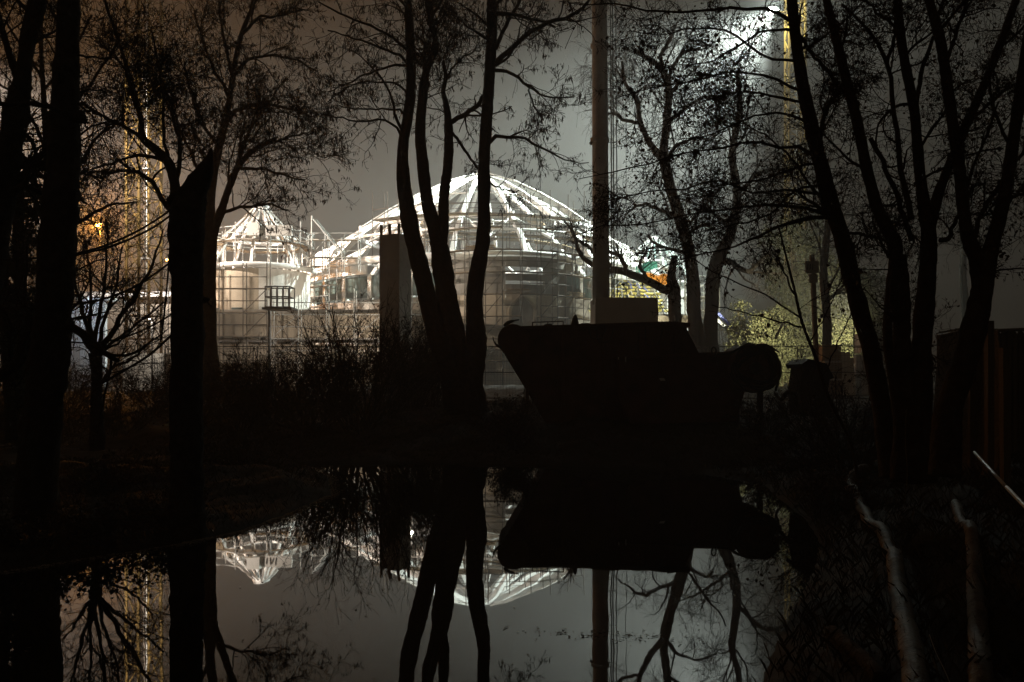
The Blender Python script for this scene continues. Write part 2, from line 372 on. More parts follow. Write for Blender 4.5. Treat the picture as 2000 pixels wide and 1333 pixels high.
def arch(cx_a):
    """pointed-arch niche panel set on the bay wall, 3 cm recess shown by a raised surround"""
    a = math.radians(cx_a); c = np.array([BX + (BR + .03) * math.cos(a), BY + (BR + .03) * math.sin(a), 0]); t = np.array([-math.sin(a), math.cos(a), 0]); nrm = np.array([math.cos(a), math.sin(a), 0])
    w, h0, h1, h2 = 1.05, 5.6, 7.6, 9.0
    inner = [(-w, h0), (w, h0), (w, h1), (w*.8, h1 + .55), (w*.45, h1 + 1.0), (0, h2), (-w*.45, h1 + 1.0), (-w*.8, h1 + .55), (-w, h1)]
    outer = [(x * 1.28, h0 - .1 if z == h0 else z + (.28 if x == 0 else .12)) for x, z in inner]
    pr = lambda q, o: c + t * q[0] + np.array([0, 0, q[1]]) + nrm * o
    part('niche', mesh_py('niche', [pr(q, 0.06) for q in inner], [tuple(range(9))]), 'conc_dk', bay)
    v = [pr(q, 0.08) for q in inner] + [pr(q, 0.3) for q in inner] + [pr(q, 0.3) for q in outer] + [pr(q, -0.1) for q in outer]
    f = []
    for i in range(9):
        j = (i + 1) % 9
        for k in range(3): f.append((9*k + i, 9*k + j, 9*k + 9 + j, 9*k + 9 + i))
    part('arch_surround', mesh_py('arch_surround', v, f), 'render', bay)
for a in (222, 282, 330): arch(a)

# scaffold builder
def scaffold(name, label, pts_fn, na, levels, zbot, ztop, rails, planks=True, group=None, loc=(0, 0, 0), tube=0.045, toe=True, depth=1.0, skip=0.0, tm='galv'):
    """pts_fn(i, k) -> xy of bay post i, row k (0 outer, 1 inner)"""
    s = thing(name, label, 'scaffold', loc, group)
    for i in range(na):
        for k in (0, 1):
            x, y = pts_fn(i, k); bar('upright', (x, y, zbot), (x, y, ztop + random.uniform(-.4, .9)), tube, tm, s)
    for z in levels:
        for i in range(na):
            a, b_ = pts_fn(i, 0), pts_fn(i, 1)
            bar('transom', (*a, z), (*b_, z), tube * .9, tm, s)
            if i < na - 1 and random.random() >= skip:
                c = pts_fn(i + 1, 0); d = pts_fn(i + 1, 1)
                for dz in rails: bar('ledger', (*a, z + dz), (*c, z + dz), tube * .9, tm, s)
                if planks:
                    m0 = ((a[0]+b_[0])/2, (a[1]+b_[1])/2, z + .06); m1 = ((c[0]+d[0])/2, (c[1]+d[1])/2, z + .06)
                    w = math.dist(a, b_) * .9
                    beam('deck_board', m0, m1, w, 0.05, 'deck', s)
    for i in range(0, na - 1, 3):
        for j in range(len(levels) - 1):
            a = pts_fn(i, 0); c = pts_fn(i + 1, 0); bar('brace', (*a, levels[j]), (*c, levels[j + 1]), tube * .8, tm, s)
    return s
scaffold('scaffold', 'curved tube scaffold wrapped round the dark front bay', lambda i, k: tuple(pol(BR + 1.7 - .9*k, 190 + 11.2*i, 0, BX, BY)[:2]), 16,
         [3.0, 5.0, 7.0, 9.0, 11.0, 13.0, 15.0], 0.8, 16.2, (0, 1.0), loc=(BX, BY - BR - 1, .85), tube=.04, tm='galv_shade', skip=.15)
for k, (a, z, lab) in enumerate(((197, 9.1, 'bundle of boards on the left side of the bay scaffold'), (272, 9.1, 'heap of rubble sacks and boards on the middle of the bay scaffold'), (318, 9.1, 'loose boards stacked on the right side of the bay scaffold'), (250, 13.1, 'boards lying on the top lift of the bay scaffold'))):
    t = thing('board_stack', lab, 'boards', pol(BR + 1.2, a, z, BX, BY))
    for j in range(7):
        p0 = pol(BR + 1.0 + .1*(j % 3), a + random.uniform(-6, 0), z + .07*j, BX, BY); p1 = pol(BR + 1.0 + .1*(j % 3), a + random.uniform(6, 14), z + .07*j + random.uniform(-.03, .06), BX, BY)
        beam('board', p0, p1, .22, .05, 'deck', t)
# scaffold decks standing inside the dome
for zz, rr in ((16.0, 11.5), (19.4, 7.5)):
    s = thing('scaffold', {16.0: 'wide round scaffold platform inside the big dome just above its ring',
              19.4: 'small high scaffold platform under the apex of the big dome'}[zz], 'scaffold', (DX, DY, zz))
    nb = int(rr * 1.6)
    for i in range(nb):
        a, a2 = 360/nb*i, 360/nb*(i+1)
        beam('deck_board', pol(rr - .8, a, zz), pol(rr - .8, a2, zz), 1.5, .06, 'deck', s)
        bar('upright', pol(rr, a, zz - 2.4), pol(rr, a, zz + 1.5), .05, 'galv_shade', s)
        for dz in (.55, 1.1): bar('guard_rail', pol(rr, a, zz + dz), pol(rr, a2, zz + dz), .045, 'galv_shade', s)
        if i % 3 == 0: bar('ledger', pol(rr, a, zz - .1), pol(0.5, a, zz - .1), .05, 'galv_shade', s)
        bar('ledger', pol(rr*.5, a, zz - .15), pol(rr*.5, a2, zz - .15), .05, 'galv_shade', s)
        if i % 2: bar('brace', pol(rr, a, zz - 2.2), pol(rr, a2, zz), .045, 'galv_shade', s)
# front deck, unlit, in front of the ribs
scaffold('scaffold', 'dark suspended scaffold deck across the front ribs of the big dome', lambda i, k: tuple(pol(15.6 + 1.6*(1-k), 232 + 7*i, 0)[:2]), 12, [15.4, 17.4], 12.9, 19.6, (0, 1.0), loc=(DX, 77, 12.9), tube=.045, tm='galv_shade')
scaffold('scaffold', 'tube scaffold along the lit left flank of the big dome', lambda i, k: tuple(pol(R2 + 2.3 - .9*k, 176 + 6.2*i, 0)[:2]), 10, [6.4, 8.4, 10.4, 12.4], 0.9, 13.9, (0, 1.0), loc=(-24, 85, .85), planks=True, skip=.1)
scaffold('scaffold', 'tube scaffold along the lit right flank of the big dome', lambda i, k: tuple(pol(R2 + 2.0 - .9*k, 303 + 6.2*i, 0)[:2]), 8, [9.0, 11.0, 13.0], 0.9, 14.6, (0, 1.0), loc=(10, 78, .85), skip=.15)

# ------------------------------------------------------------------ small domes
def small_dome(name, label, cx, cy_, zap, zr, rr, zb, rb, nrib, zwall, wallmat):
    t = thing(name, label, 'dome', (cx, cy_, 0.85))
    u = rib_mesh('rib', [(0.55, zap), (rr*.5, (zap*1.04 + zr)/2), (rr + .2, zr)], 0.15, 0.2); u.materials.append(M['white'])
    lo = rib_mesh('strut', [(rr + .1, zr), (rb, zb)], 0.22, 0.22); lo.materials.append(M['white'])
    for i in range(nrib):
        part('rib', u, None, t, mw=spin(360/nrib*i + 7, cx, cy_))
        if i % 2 == 0: part('strut', lo, None, t, mw=spin(360/nrib*i + 7, cx, cy_))
    ring_tube('apex_ring', cx, cy_, .6, zap, .2, 'white', t, n=16)
    ring_tube('ring_beam', cx, cy_, rr, zr, .12, 'white', t, n=32); ring_tube('ring_beam', cx, cy_, rb, zb, .24, 'white', t, n=40)
    for a0 in range(180, 360, 15): curved_wall('wall_panel', cx, cy_, rb - .25, a0, a0 + 14.8, .6, zwall, .3, wallmat if a0 < 285 else 'clad', t, n=3)
    for a0 in (195, 225, 255): curved_wall('window', cx, cy_, rb - .2, a0, a0 + 12, zb - 4.6, zb - 3.7, .12, 'glass', t, n=3)
    return t
SX, SY = -23.0, 73.0
small_dome('pavilion_dome', 'smaller pointed dome frame lit white, left of the big dome', SX, SY, 17.1, 14.2, 3.1, 11.3, 4.75, 16, 11.0, 'render')
small_dome('pavilion_dome', 'far bluish dome frame glimpsed through twigs beside the mast', 19.9, 112.0, 20.9, 17.2, 4.2, 14.2, 5.6, 16, 14.0, 'clad')
scaffold('scaffold', 'round scaffold gallery with guard rails on the smaller dome', lambda i, k: tuple(pol(4.7 - 1.3*k, 36*i + 9, 0, SX, SY)[:2]), 11, [13.5], 11.4, 14.9, (0, .55, 1.1), loc=(SX, SY, 11.3))
scaffold('scaffold', 'tall scaffold in front of the smaller dome drum', lambda i, k: (SX - 5.5 + 2.0*i, SY - 6.4 + .9*k), 5, [3.0, 5.0, 7.0, 9.0], 0.85, 11.5, (0, 1.0), loc=(SX, SY - 6, .85), tm='galv_shade')
scaffold('scaffold', 'scaffold arm with tall raking tubes between the two domes', lambda i, k: (SX + 4.6 + 1.5*i, SY - 1 + 1.0*k), 4, [12.4, 14.0], 11.2, 14.6, (0, .6), loc=(SX + 6, SY, 11))
rk = thing('scaffold_mast', 'tall upright scaffold tube with raking brace between the domes', 'scaffold', (SX + 5.2, SY - 1.4, 12.4))
bar('upright', (SX + 5.0, SY - 1.4, 11), (SX + 5.0, SY - 1.4, 16.1), .07, 'galv', rk); bar('rake', (SX + 5.1, SY - 1.4, 15.8), (SX + 7.7, SY - 1.4, 12.7), .06, 'galv', rk); bar('rake', (SX + 5.3, SY - 1.2, 15.8), (SX + 7.9, SY - 1.2, 12.7), .06, 'galv', rk)
hb = thing('hoarding_board', 'small white hoarding box with black letters on the gallery of the smaller dome', 'board', (SX + 2.6, SY - 4.6, 13.7))
box('panel', (SX - .9 + 1.2, SY - 4.9, 13.75), (SX - .9 + 2.3, SY - 4.2, 14.85), 'clad', hb); box('panel', (SX + 1.45, SY - 4.7, 13.75), (SX + 4.1, SY - 4.5, 14.65), 'clad', hb)
for k in range(5): beam('letter', (SX + 1.75 + .26*k, SY - 4.72, 13.95 + .05*(k % 2)), (SX + 1.7 + .26*k + .12*(k % 3 - 1), SY - 4.72, 14.45), .07, .02, 'ink', hb)

# lower terrace building between the domes
ter = thing('terrace_building', 'low beige building with long slab edges below the two domes', 'building', (-15, 68, .85))
for i in range(9):
    x0 = -27.5 + 2.45*i
    box('wall_panel', (x0, 68.0, .6), (x0 + 2.43, 68.4, 4.4), 'render', ter); box('wall_panel', (x0, 68.05, 5.0), (x0 + 2.43, 68.45, 7.0), 'render', ter)
    box('pier', (x0 - .12, 67.9, 4.4), (x0 + .12, 68.5, 5.0), 'conc', ter)
box('slab_edge', (-27.6, 67.5, 7.0), (-5.3, 74, 7.35), 'conc', ter); box('slab_edge', (-27.6, 67.75, 4.62), (-5.3, 70, 4.8), 'conc_dk', ter)
scaffold('scaffold', 'low scaffold with boards along the beige terrace building', lambda i, k: (-20 + 2.3*i, 66.0 + .9*k), 7, [2.8, 4.8, 6.8], .85, 8.4, (0, 1.0), loc=(-14, 66, .85))
cage = thing('lift_cage', 'dark square steel cage on a post before the smaller dome', 'cage', tuple(P(530, 605, 62)))
cp0 = P(518, 600, 62); cw, ch = 1.9, 1.6
for dx in (0, .48, .95, 1.42, 1.9):
    for dy in (0, 1.4): bar('upright', cp0 + [dx, dy, 0], cp0 + [dx, dy, ch], .05, 'rubber', cage)
for dz in (0, .8, 1.6):
    for dy in (0, 1.4): bar('rail', cp0 + [0, dy, dz], cp0 + [1.9, dy, dz], .05, 'rubber', cage)
    for dx in (0, 1.9): bar('rail', cp0 + [dx, 0, dz], cp0 + [dx, 1.4, dz], .05, 'rubber', cage)
box('floor_plate', cp0 + [-.2, -.2, -.2], cp0 + [2.1, 1.6, -.02], 'rubber', cage); bar('post', cp0 * [1, 1, 0] + [.1, .7, .8], cp0 + [.1, .7, .1], .11, 'rubber', cage)

# ------------------------------------------------------------------ pillar, mast, cranes
pl0, pl1 = P(741, 460, 54), P(799, 460, 54)
pil = thing('concrete_pillar', 'tall dark square concrete pillar with stub posts on top', 'pillar', (-8, 55, .85))
pm = mesh_py('shaft', [(pl0[0], 54.0, .6), (pl0[0] + 1.45, 53.3, .6), (pl1[0] + .08, 54.4, .6), (pl1[0] - 1.3, 55.3, .6), (pl0[0], 54.0, pl0[2]), (pl0[0] + 1.45, 53.3, pl0[2] + .02), (pl1[0] + .08, 54.4, pl0[2]), (pl1[0] - 1.3, 55.3, pl0[2] - .02)],
             [(0, 1, 5, 4), (1, 2, 6, 5), (2, 3, 7, 6), (3, 0, 4, 7), (4, 5, 6, 7)])
part('shaft', pm, 'conc_dk', pil)
for fx, fy in ((.03, .05), (.66, -.35), (1.3, -.5), (1.85, .35)):
    bar('stub_post', (pl0[0] + fx + .08, 54.05 + fy + .05, pl0[2] - .02), (pl0[0] + fx + .08, 54.05 + fy + .05, pl0[2] + .72), .1, 'timber', pil)

mp_ = P(1174, 600, 54)
mast = thing('steel_mast', 'thick pale steel mast with cable runs rising from a concrete block', 'mast', (mp_[0], 54, .85))
part('shaft', tube_mesh('shaft', [(mp_[0], 54, 6.6), (mp_[0] - .05, 54, 15), (mp_[0] - .12, 54, 30), (mp_[0] - .16, 54, 44)], [.58, .55, .5, .45], 20), 'conc_dk', mast)
box('base_block', (P(1160, 0, 54)[0], 53.0, .6), (P(1280, 0, 54)[0], 56.5, P(0, 582, 53.2)[2]), 'conc_dk', mast)
for k, dx in enumerate((.74, .88, 1.1)): bar('cable', (mp_[0] + dx, 54, 6.9), (mp_[0] + dx - .16, 54, 44), .045 if k < 2 else .035, 'lampcase', mast)
bar('cable', (mp_[0] + 1.75, 54.2, 6.9), (mp_[0] + 1.65, 54.2, 44), .02, 'lampcase', mast)
for z in np.arange(8, 43, 2.4): bar('bracket', (mp_[0], 54, z), (mp_[0] + 1.05, 54, z), .03, 'lampcase', mast)
for z in (17.6, 24.0): bar('collar', (mp_[0] - .08, 54, z), (mp_[0] - .08, 54, z + .3), .64, 'conc_dk', mast)
bar('bolt', (mp_[0] - .75, 54, 17.5), (mp_[0] - .5, 54, 17.7), .12, 'lampcase', mast)

def crane(name, label, cx, cy_, side, rot, z1, sec, pm='yellow'):
    t = thing(name, label, 'crane', (cx, cy_, .85))
    cs = [pol(side * .7071, rot + 90*k, 0, cx, cy_)[:2] for k in range(4)]
    for c in cs: beam('leg', (*c, .6), (*c, z1), .19, .19, pm, t)
    z, k = .9, 0
    while z < z1 - sec:
        for j in range(4):
            a, b_ = cs[j], cs[(j + 1) % 4]
            bar('strut', (*a, z), (*b_, z), .05, pm, t)
            if k % 2: a, b_ = b_, a
            bar('brace', (*a, z), (*b_, z + sec), .055, pm, t)
        z += sec; k += 1
    bar('ladder', (cx + .2, cy_ - .3, 1), (cx + .2, cy_ - .3, z1), .06, 'galv_shade', t); bar('ladder', (cx + .2, cy_ + .1, 1), (cx + .2, cy_ + .1, z1), .05, 'galv', t)
    for z in np.arange(4, z1, 7.5): box('landing', (cx - .1, cy_ - .6, z), (cx + .7, cy_ + .5, z + .08), 'galv', t)
    return t
LCX, LCY = P(281, 0, 67)[0], 67.0
lcr = crane('tower_crane', 'yellow lattice tower crane mast behind the bare trees at the left', LCX, LCY, 1.95, 9, 47, 1.95, 'yellow_dimmed')
RCX, RCY = P(1553, 0, 89)[0], 89.0
rcr = crane('tower_crane', 'yellow lattice tower crane mast with the glaring floodlight at the right', RCX, RCY, 1.75, 40, 52, 1.75)

# ------------------------------------------------------------------ lamps
lp = P(1511, 20, 88)
fl = thing('floodlight', 'glaring white floodlight high on the right crane', 'lamp', lp + [0, .3, 0])
box('casing', lp + [-.55, .05, -.35], lp + [.55, .45, .4], 'lampcase', fl)
part('lens', mesh_py('lens', [lp + [-.5, 0, -.32], lp + [.5, 0, -.32], lp + [.5, 0.02, .36], lp + [-.5, 0.02, .36]], [(0, 1, 2, 3)]), 'lamp_cool', fl)
bar('bracket', lp + [0, .4, 0], (RCX - .8, RCY, lp[2] + .2), .08, 'yellow', fl)
spot('flood_beam', lp + [-.2, -.15, -.3], (-4, 98, 10), 720000, (.88, 1.0, .92), 100, 1.0, .4, fl)
point('flood_spill', lp + [-.1, -.7, -.1], 9000, (.87, 1.0, .90), .4, fl)
lq = np.array([-46.0, 57.0, 25.0])
f2 = thing('light_tower', 'site light tower beyond the left picture edge that lights the left flanks of both domes', 'lamp', (lq[0], lq[1], .85))
bar('pole', (lq[0] - .6, lq[1], .6), (lq[0] - .6, lq[1], lq[2] + .4), .14, 'galv', f2)
box('casing', lq + [-.5, -.4, -.3], lq + [.2, .4, .3], 'lampcase', f2)
part('lens', mesh_py('lens', [lq + [.22, -.35, -.25], lq + [.22, .35, -.25], lq + [.22, .35, .25], lq + [.22, -.35, .25]], [(0, 1, 2, 3)]), 'lamp_warm', f2)
spot('flood_beam', lq + [.75, .2, -.1], (-19, 90, 12), 400000, (1.0, .85, .71), 66, 1.0, .5, f2)
def stand_lamp(label, loc, W, col, facemat, ground=.8, size=.2, r=.16, aim=None, deg=150):
    t = thing('lamp', label, 'lamp', (loc[0], loc[1], ground))
    bar('pole', (loc[0], loc[1] + .3, ground), (loc[0], loc[1] + .3, loc[2]), .05, 'lampcase', t)
    part('lens', tube_mesh('lens', [np.array(loc) + [0, 0, -r], np.array(loc) + [0, 0, -r*.6], np.array(loc) + [0, 0, r*.6], np.array(loc) + [0, 0, r]], [r*.4, r, r, r*.4], 10), facemat, t)
    box('casing', np.array(loc) + [-r, r + .02, -r], np.array(loc) + [r, r + .2, r], 'lampcase', t)
    if aim is None: point('lamp_light', np.array(loc) + [0, -r - size - .06, 0], W, col, size, t)
    else: spot('lamp_light', np.array(loc) + [0, -r - size - .06, 0], aim, W, col, deg, .6, size, t)
    return t
stand_lamp('small starry warm lamp between the pillar and the leaning trunk', P(804, 510, 68), 1000, (1, .82, .6), 'lamp_warm', size=.1, r=.14)
stand_lamp('orange sodium street lamp glowing through twigs at the left', P(193, 440, 80), 17000, (1, .36, .03), 'lamp_sodium', size=.15, r=.24)
stand_lamp('tiny orange lamp just left of the broken trunk', P(326, 508, 70), 150, (1, .5, .12), 'lamp_sodium', size=.06, r=.08)
stand_lamp('floodlight on a stand inside the big dome', np.array([DX - 4, DY - 2, 14.2]), 2500, (.95, 1, .96), 'lamp_cool', 1.0, .3, .2)
stand_lamp('floodlight on a stand inside the smaller dome', np.array([SX - 1.5, SY - .5, 12.0]), 500, (1, .9, .82), 'lamp_warm', 1.0, .2, .15)
stand_lamp('cool lamp behind the cabins at the far left', P(120, 585, 60), 260, (.78, .9, 1), 'lamp_cool', size=.15, r=.12)
stand_lamp('work lamp low beside the beige terrace building', np.array([-9.0, 62.0, 5.5]), 2200, (1, .84, .66), 'lamp_warm', size=.1, r=.07, aim=(-18, 68, 4), deg=110)
stand_lamp('unseen lamp added before the smaller dome drum, behind the grey trunk', np.array([-23.9, 61.5, 6.0]), 850, (1, .88, .76), 'lamp_warm', size=.1, r=.07, aim=(-22, 70, 5), deg=120)  # extra lamp put in to brighten the scaffold at the drum
stand_lamp('unseen lamp added under the yellow sheets, hidden behind the concrete block', np.array([10.4, 69.5, 4.3]), 3200, (.97, 1, .84), 'lamp_cool', size=.1, r=.06, aim=(11.5, 79, 9.5), deg=84)  # unseen source added to lift the yellow sheets
stand_lamp('added teal-tinted lamp inside the far dome frame', np.array([19.3, 111.0, 15.2]), 2200, (.55, 1, .9), 'lamp_cool', 1.0, .15, .1)  # put in to tint the far dome frame teal

stand_lamp('added yellowish lamp hidden behind the leaning right trunk', P(1672, 590, 50), 46000, (1.0, .95, .66), 'lamp_warm', size=.15, r=.1, aim=(21.6, 67, 5.5), deg=60)  # added to light the bushes and evergreens, lens kept out of sight

# ------------------------------------------------------------------ buildings and stored things to the right of the bay
roof = thing('lath_roof', 'sloping roof frame stacked with rows of yellow sheets beside the mast', 'roof', (10.6, 80, 6.5))
for r in range(11):
    z = 7.9 + .36*r; y = 77.0 + .3*r; x0 = 6.0
    for c in range(12):
        xx = x0 + .82*c + (.2 if r % 2 else 0) + random.uniform(-.1, .1)
        if xx > 15.3 - .18*r: continue
        part('lath', unit_box('lath'), None, roof, mw=Matrix.Translation((xx, y + random.uniform(-.05, .05), z)) @ Matrix.Rotation(random.uniform(-.22, .22), 4, 'Y') @ Matrix.Rotation(random.uniform(-.5, .3), 4, 'X') @ Matrix.Diagonal((random.uniform(.45, .95), .34, .1 + random.uniform(0, .08), 1)))
        if random.random() < .8: bar('clip', (xx - .35, y - .25, z + .36), (xx + random.uniform(-.2, .2), y - .25, z - .1), .045, random.choice(['blue', 'white', 'ink', 'ink', 'lampcase']), roof)
    beam('purlin', (x0 - .3, y + .25, z - .02), (15.3 - .15*r, y + .25, z - .02), .12, .1, 'lampcase', roof)
for c in range(7): beam('rafter', (5.9 + 1.5*c, 77.4, 7.5), (5.9 + 1.4*c, 80.9, 11.7), .16, .2, 'lampcase', roof)
for c in range(4): box('post', (6.2 + 2.9*c, 77.6, .6), (6.5 + 2.9*c, 77.9, 7.6), 'conc', roof)
box('back_wall', (5.6, 82.0, .6), (16, 82.3, 11.2), 'clad', roof); box('low_wall', (6.0, 78.4, .6), (15.6, 78.7, 6.3), 'conc', roof)
tp = P(1262, 545, 75)
tarp = []
for i in range(9):
    for j in range(4): tarp.append((tp[0] - .2 + .33*i, 75 + .12*math.sin(i*1.9 + j), tp[2] + .55 - .34*j + .12*math.sin(i*1.3) - .03*i))
tq = [(i*4+j, i*4+j+1, i*4+j+5, i*4+j+4) for i in range(8) for j in range(3)]
tme = mesh_py('tarpaulin', tarp, tq, True); to = solo('tarpaulin', tme, 'orange', 'crumpled orange tarpaulin hanging over the roof edge behind the twigs', 'tarpaulin')
sm = to.modifiers.new('thickness', 'SOLIDIFY'); sm.thickness = .06
tl = thing('sheet_stack', 'teal and green sheets stacked above the orange tarpaulin', 'sheets', tuple(P(1262, 522, 78)))
for k in range(4): q = P(1252 + 7*k, 527 - 3*k, 79); box('sheet', q + [-.5, 0, -.3], q + [.55, .12, .35], 'teal', tl)
tw = thing('scaffold_tower', 'narrow bright scaffold stair tower behind the forked trunk', 'scaffold', (20.2, 76, .85))
for ix in (1338, 1362, 1385, 1405):
    for dy in (0, 2.2): q = P(ix, 0, 76); bar('upright', (q[0], 76 + dy, .7), (q[0], 76 + dy, 11.2), .07, 'galv', tw)
for z in np.arange(1.6, 11.3, .8):
    bar('rail', (P(1338, 0, 76)[0], 76, z), (P(1405, 0, 76)[0], 76, z), .05, 'galv', tw)
for k, z in enumerate((3.2, 5.2, 7.2, 9.2)):
    box('deck_board', (P(1338, 0, 76)[0], 76, z), (P(1405, 0, 76)[0], 78.2, z + .07), 'white' if k % 2 else 'deck', tw)
    a, c = P(1340, 0, 76)[0], P(1400, 0, 76)[0]
    beam('stair', (a if k % 2 else c, 77, z), (c if k % 2 else a, 77, z + 2), .7, .1, 'white', tw)
kio = thing('low_block', 'pale block wall with dark slots behind the forked trunk', 'building', (15.5, 72, .85))
for k in range(5): box('course', (P(1283, 0, 72)[0], 72, .6 + 1.35*k), (P(1345, 0, 72)[0], 73.4, .6 + 1.35*k + 1.15), 'clad' if k % 2 else 'render', kio)
box('core', (P(1283, 0, 72)[0] + .1, 72.3, .6), (P(1345, 0, 72)[0] - .1, 73.2, 7.3), 'lampcase', kio)
for k, (a, c) in enumerate((((1378, 607), (1446, 664)), ((1378, 590), (1452, 660)))):
    o = solo('blue_beam', mesh_py('blue_beam', _bv, _bf), 'blue' if k else 'cabin', ['pale blue lower beam slanting down beside the forked trunk', 'bright blue upper beam slanting down beside the forked trunk'][k], 'beam', 'slanting blue beams')
    q0, q1 = P(a[0], a[1], 64 + k*.7), P(c[0], c[1], 64 + k*.7); o.matrix_basis = span(q0, q1, .22, .22)
pr_ = solo('grey_prop', mesh_py('grey_prop', _uv, _uf, True), 'galv', 'pale leaning steel prop in front of the green bushes', 'prop'); pr_.matrix_basis = span(P(1514, 662, 50), P(1529, 632, 50), .08, .08)
br = thing('brick_hut', 'low reddish hut wall with pale sill beyond the fence', 'hut', tuple(P(1420, 690, 52) * [1, 1, 0] + [0, 0, .85]))
q = P(1395, 0, 52); box('wall', (q[0], 52, .6), (q[0] + 1.9, 54, 3.2), 'brick', br); box('sill', (q[0] - .1, 51.9, 2.0), (q[0] + 2.0, 52.1, 2.2), 'clad', br); box('roof', (q[0] - .2, 51.8, 3.2), (q[0] + 2.1, 54.2, 3.35), 'timber', br)
for k, (px, py, w, h, m) in enumerate(((1625, 690, 1.1, .5, 'deck'), (1655, 700, .9, .4, 'clad'), (1690, 705, .35, 1.5, 'cabin'), (1640, 706, 1.6, .25, 'clad'))):
    q = P(px, py, 40)
    t = thing('material_stack', ['stack of light timber boards beyond the mesh fence', 'small pile of pale blocks beyond the mesh fence', 'pale bluish upright drum beyond the right trunks', 'flat pale slabs under the timber boards beyond the fence'][k], 'stack', (q[0], 40, .85))
    for j in range(3): box('piece', (q[0] - w/2 + .03*j, 40 + .5*(k == 1), .8 + (q[2] - .8 + h) * j / 3), (q[0] + w/2 - .05*j, 41, .8 + (q[2] - .8 + h) * (j + .9) / 3), m, t)
# far left cabins
cb = thing('site_cabin', 'pale bluish cabin with a ribbed wall behind the small tree at the left', 'cabin', tuple(P(178, 0, 62) * [1, 1, 0] + [0, 0, .85]))
x0, x1 = P(138, 0, 62)[0], P(205, 0, 62)[0]
for k in range(12): xx = x0 + (x1 - x0) * k / 12; box('rib_panel', (xx, 62 + .05*(k % 2), .7), (xx + (x1 - x0)/12 - .02, 62.4, 7.6), 'cabin', cb)
box('roof', (x0 - .3, 61.7, 7.6), (x1 + .3, 66, 7.9), 'cabin', cb)
hl = thing('long_shed', 'dark shed with a long pale roof edge behind the twigs at the left', 'shed', tuple(P(260, 0, 72) * [1, 1, 0] + [0, 0, .85]))
x0, x1 = P(150, 0, 72)[0], P(330, 0, 72)[0]
for k in range(10): xx = x0 + (x1 - x0) * k / 10; box('wall_panel', (xx, 73, .6), (xx + (x1 - x0)/10 - .03, 73.3, 8.9), 'conc_dk', hl)
box('roof_edge', (x0, 72.4, 8.9), (x1, 78, 9.35), 'cabin', hl)
cf = thing('corrugated_hoarding', 'bright corrugated steel hoarding between the twigs at the left', 'fence', tuple(P(265, 0, 50) * [1, 1, 0] + [0, 0, .85]))
x0, x1 = P(240, 0, 50)[0], P(335, 0, 50)[0]
for k in range(20): xx = x0 + (x1 - x0) * k / 20; box('sheet', (xx, 50 + .08*(k % 2), .8), (xx + (x1 - x0)/20, 50.12 + .08*(k % 2), 3.2), 'clad', cf)
stand_lamp('work lamp lighting the corrugated hoarding at the left', np.array([P(285, 0, 47)[0], 47.5, 5.2]), 300, (1, .88, .74), 'lamp_warm', size=.05, r=.045, aim=(P(285, 0, 50)[0], 50, 1.5), deg=120)
o = solo('marker_stake', mesh_py('marker_stake', _bv, _bf), 'clad', 'short pale marker stake on the bank at the left', 'stake'); q = P(230, 740, 26); o.matrix_basis = span((q[0], 26, .7), (q[0] - .03, 26, P(0, 725, 26)[2]), .07, .05)

# ------------------------------------------------------------------ mesh fence along the far bank
fw, fh = 3.45, 2.15
fr_v, fr_f = join([tubes(np.array([[p0, p1]], float), np.array([[.021, .021]]), 6) for p0, p1 in (((0, 0, 0), (0, 0, fh)), ((fw, 0, 0), (fw, 0, fh)), ((0, 0, fh), (fw, 0, fh)), ((0, 0, .15), (fw, 0, .15)), ((0, 0, 1.15), (fw, 0, 1.15)))])
fence_frame = mesh_arr('fence_frame', fr_v, fr_f); fence_frame.materials.append(M['lampcase'])
wv, wf = join([tubes(np.array([[(x, 0.02, .15), (x, 0.02, fh)]], float), np.array([[.004, .004]]), 4) for x in np.arange(.12, fw, .12)] + [tubes(np.array([[(0, 0.02, z), (fw, 0.02, z)]], float), np.array([[.004, .004]]), 4) for z in np.arange(.35, fh, .24)])
fence_wire = mesh_arr('wire_mesh', wv, wf); fence_wire.materials.append(M['lampcase'])
foot_me = mesh_py('foot_block', [(x*.35 , y*.2, z*.14) for x, y, z in _bv], _bf); foot_me.materials.append(M['conc_dk'])
fx = -13.5
FL = ['behind the shrub right of the grey trunk', 'below the smaller dome', 'behind the tallest shrub at the pillar foot', 'behind the leaning tree stems', 'behind the left half of the long skip', 'behind the right half of the long skip', 'behind the drum end of the lower skip', 'at the sign post', 'behind the right bank trunks']
for k in range(9):
    yy = 31 + .25*math.sin(k*2.1) - (.35*max(0, k - 5)); t = thing('mesh_fence', 'length of wire mesh fence ' + FL[k], 'fence', (fx, yy, .86), 'mesh fence panels')
    for nm, me in (('frame', fence_frame), ('wire_mesh', fence_wire), ('foot_block', foot_me)):
        o = bpy.data.objects.new(nm, me); C.objects.link(o); o.parent = t
    t.rotation_euler = (0, 0, random.uniform(-.03, .03)); fx += fw + .06
# post with two boards
sp = thing('sign_post', 'grey post carrying two small sign boards behind the mesh fence', 'sign', tuple(P(1592, 0, 33) * [1, 1, 0] + [0, 0, .85]))
beam('post', P(1598, 0, 33) * [1, 1, 0] + [0, 0, .8], P(1586, 498, 33), .16, .16, 'timber', sp)
q = P(1586, 522, 32.8); bo = box('board', q + [-.28, -.03, -.26], q + [.28, .02, .24], 'sign', sp)
for k in range(3): beam('mark', q + [-.2 + .1*k, -.04, -.12], q + [-.18 + .1*k, -.04, .12], .03, .01, 'ink', sp)
q = P(1588, 545, 32.8); box('board', q + [-.17, -.03, -.18], q + [.17, .02, .2], 'sign', sp)

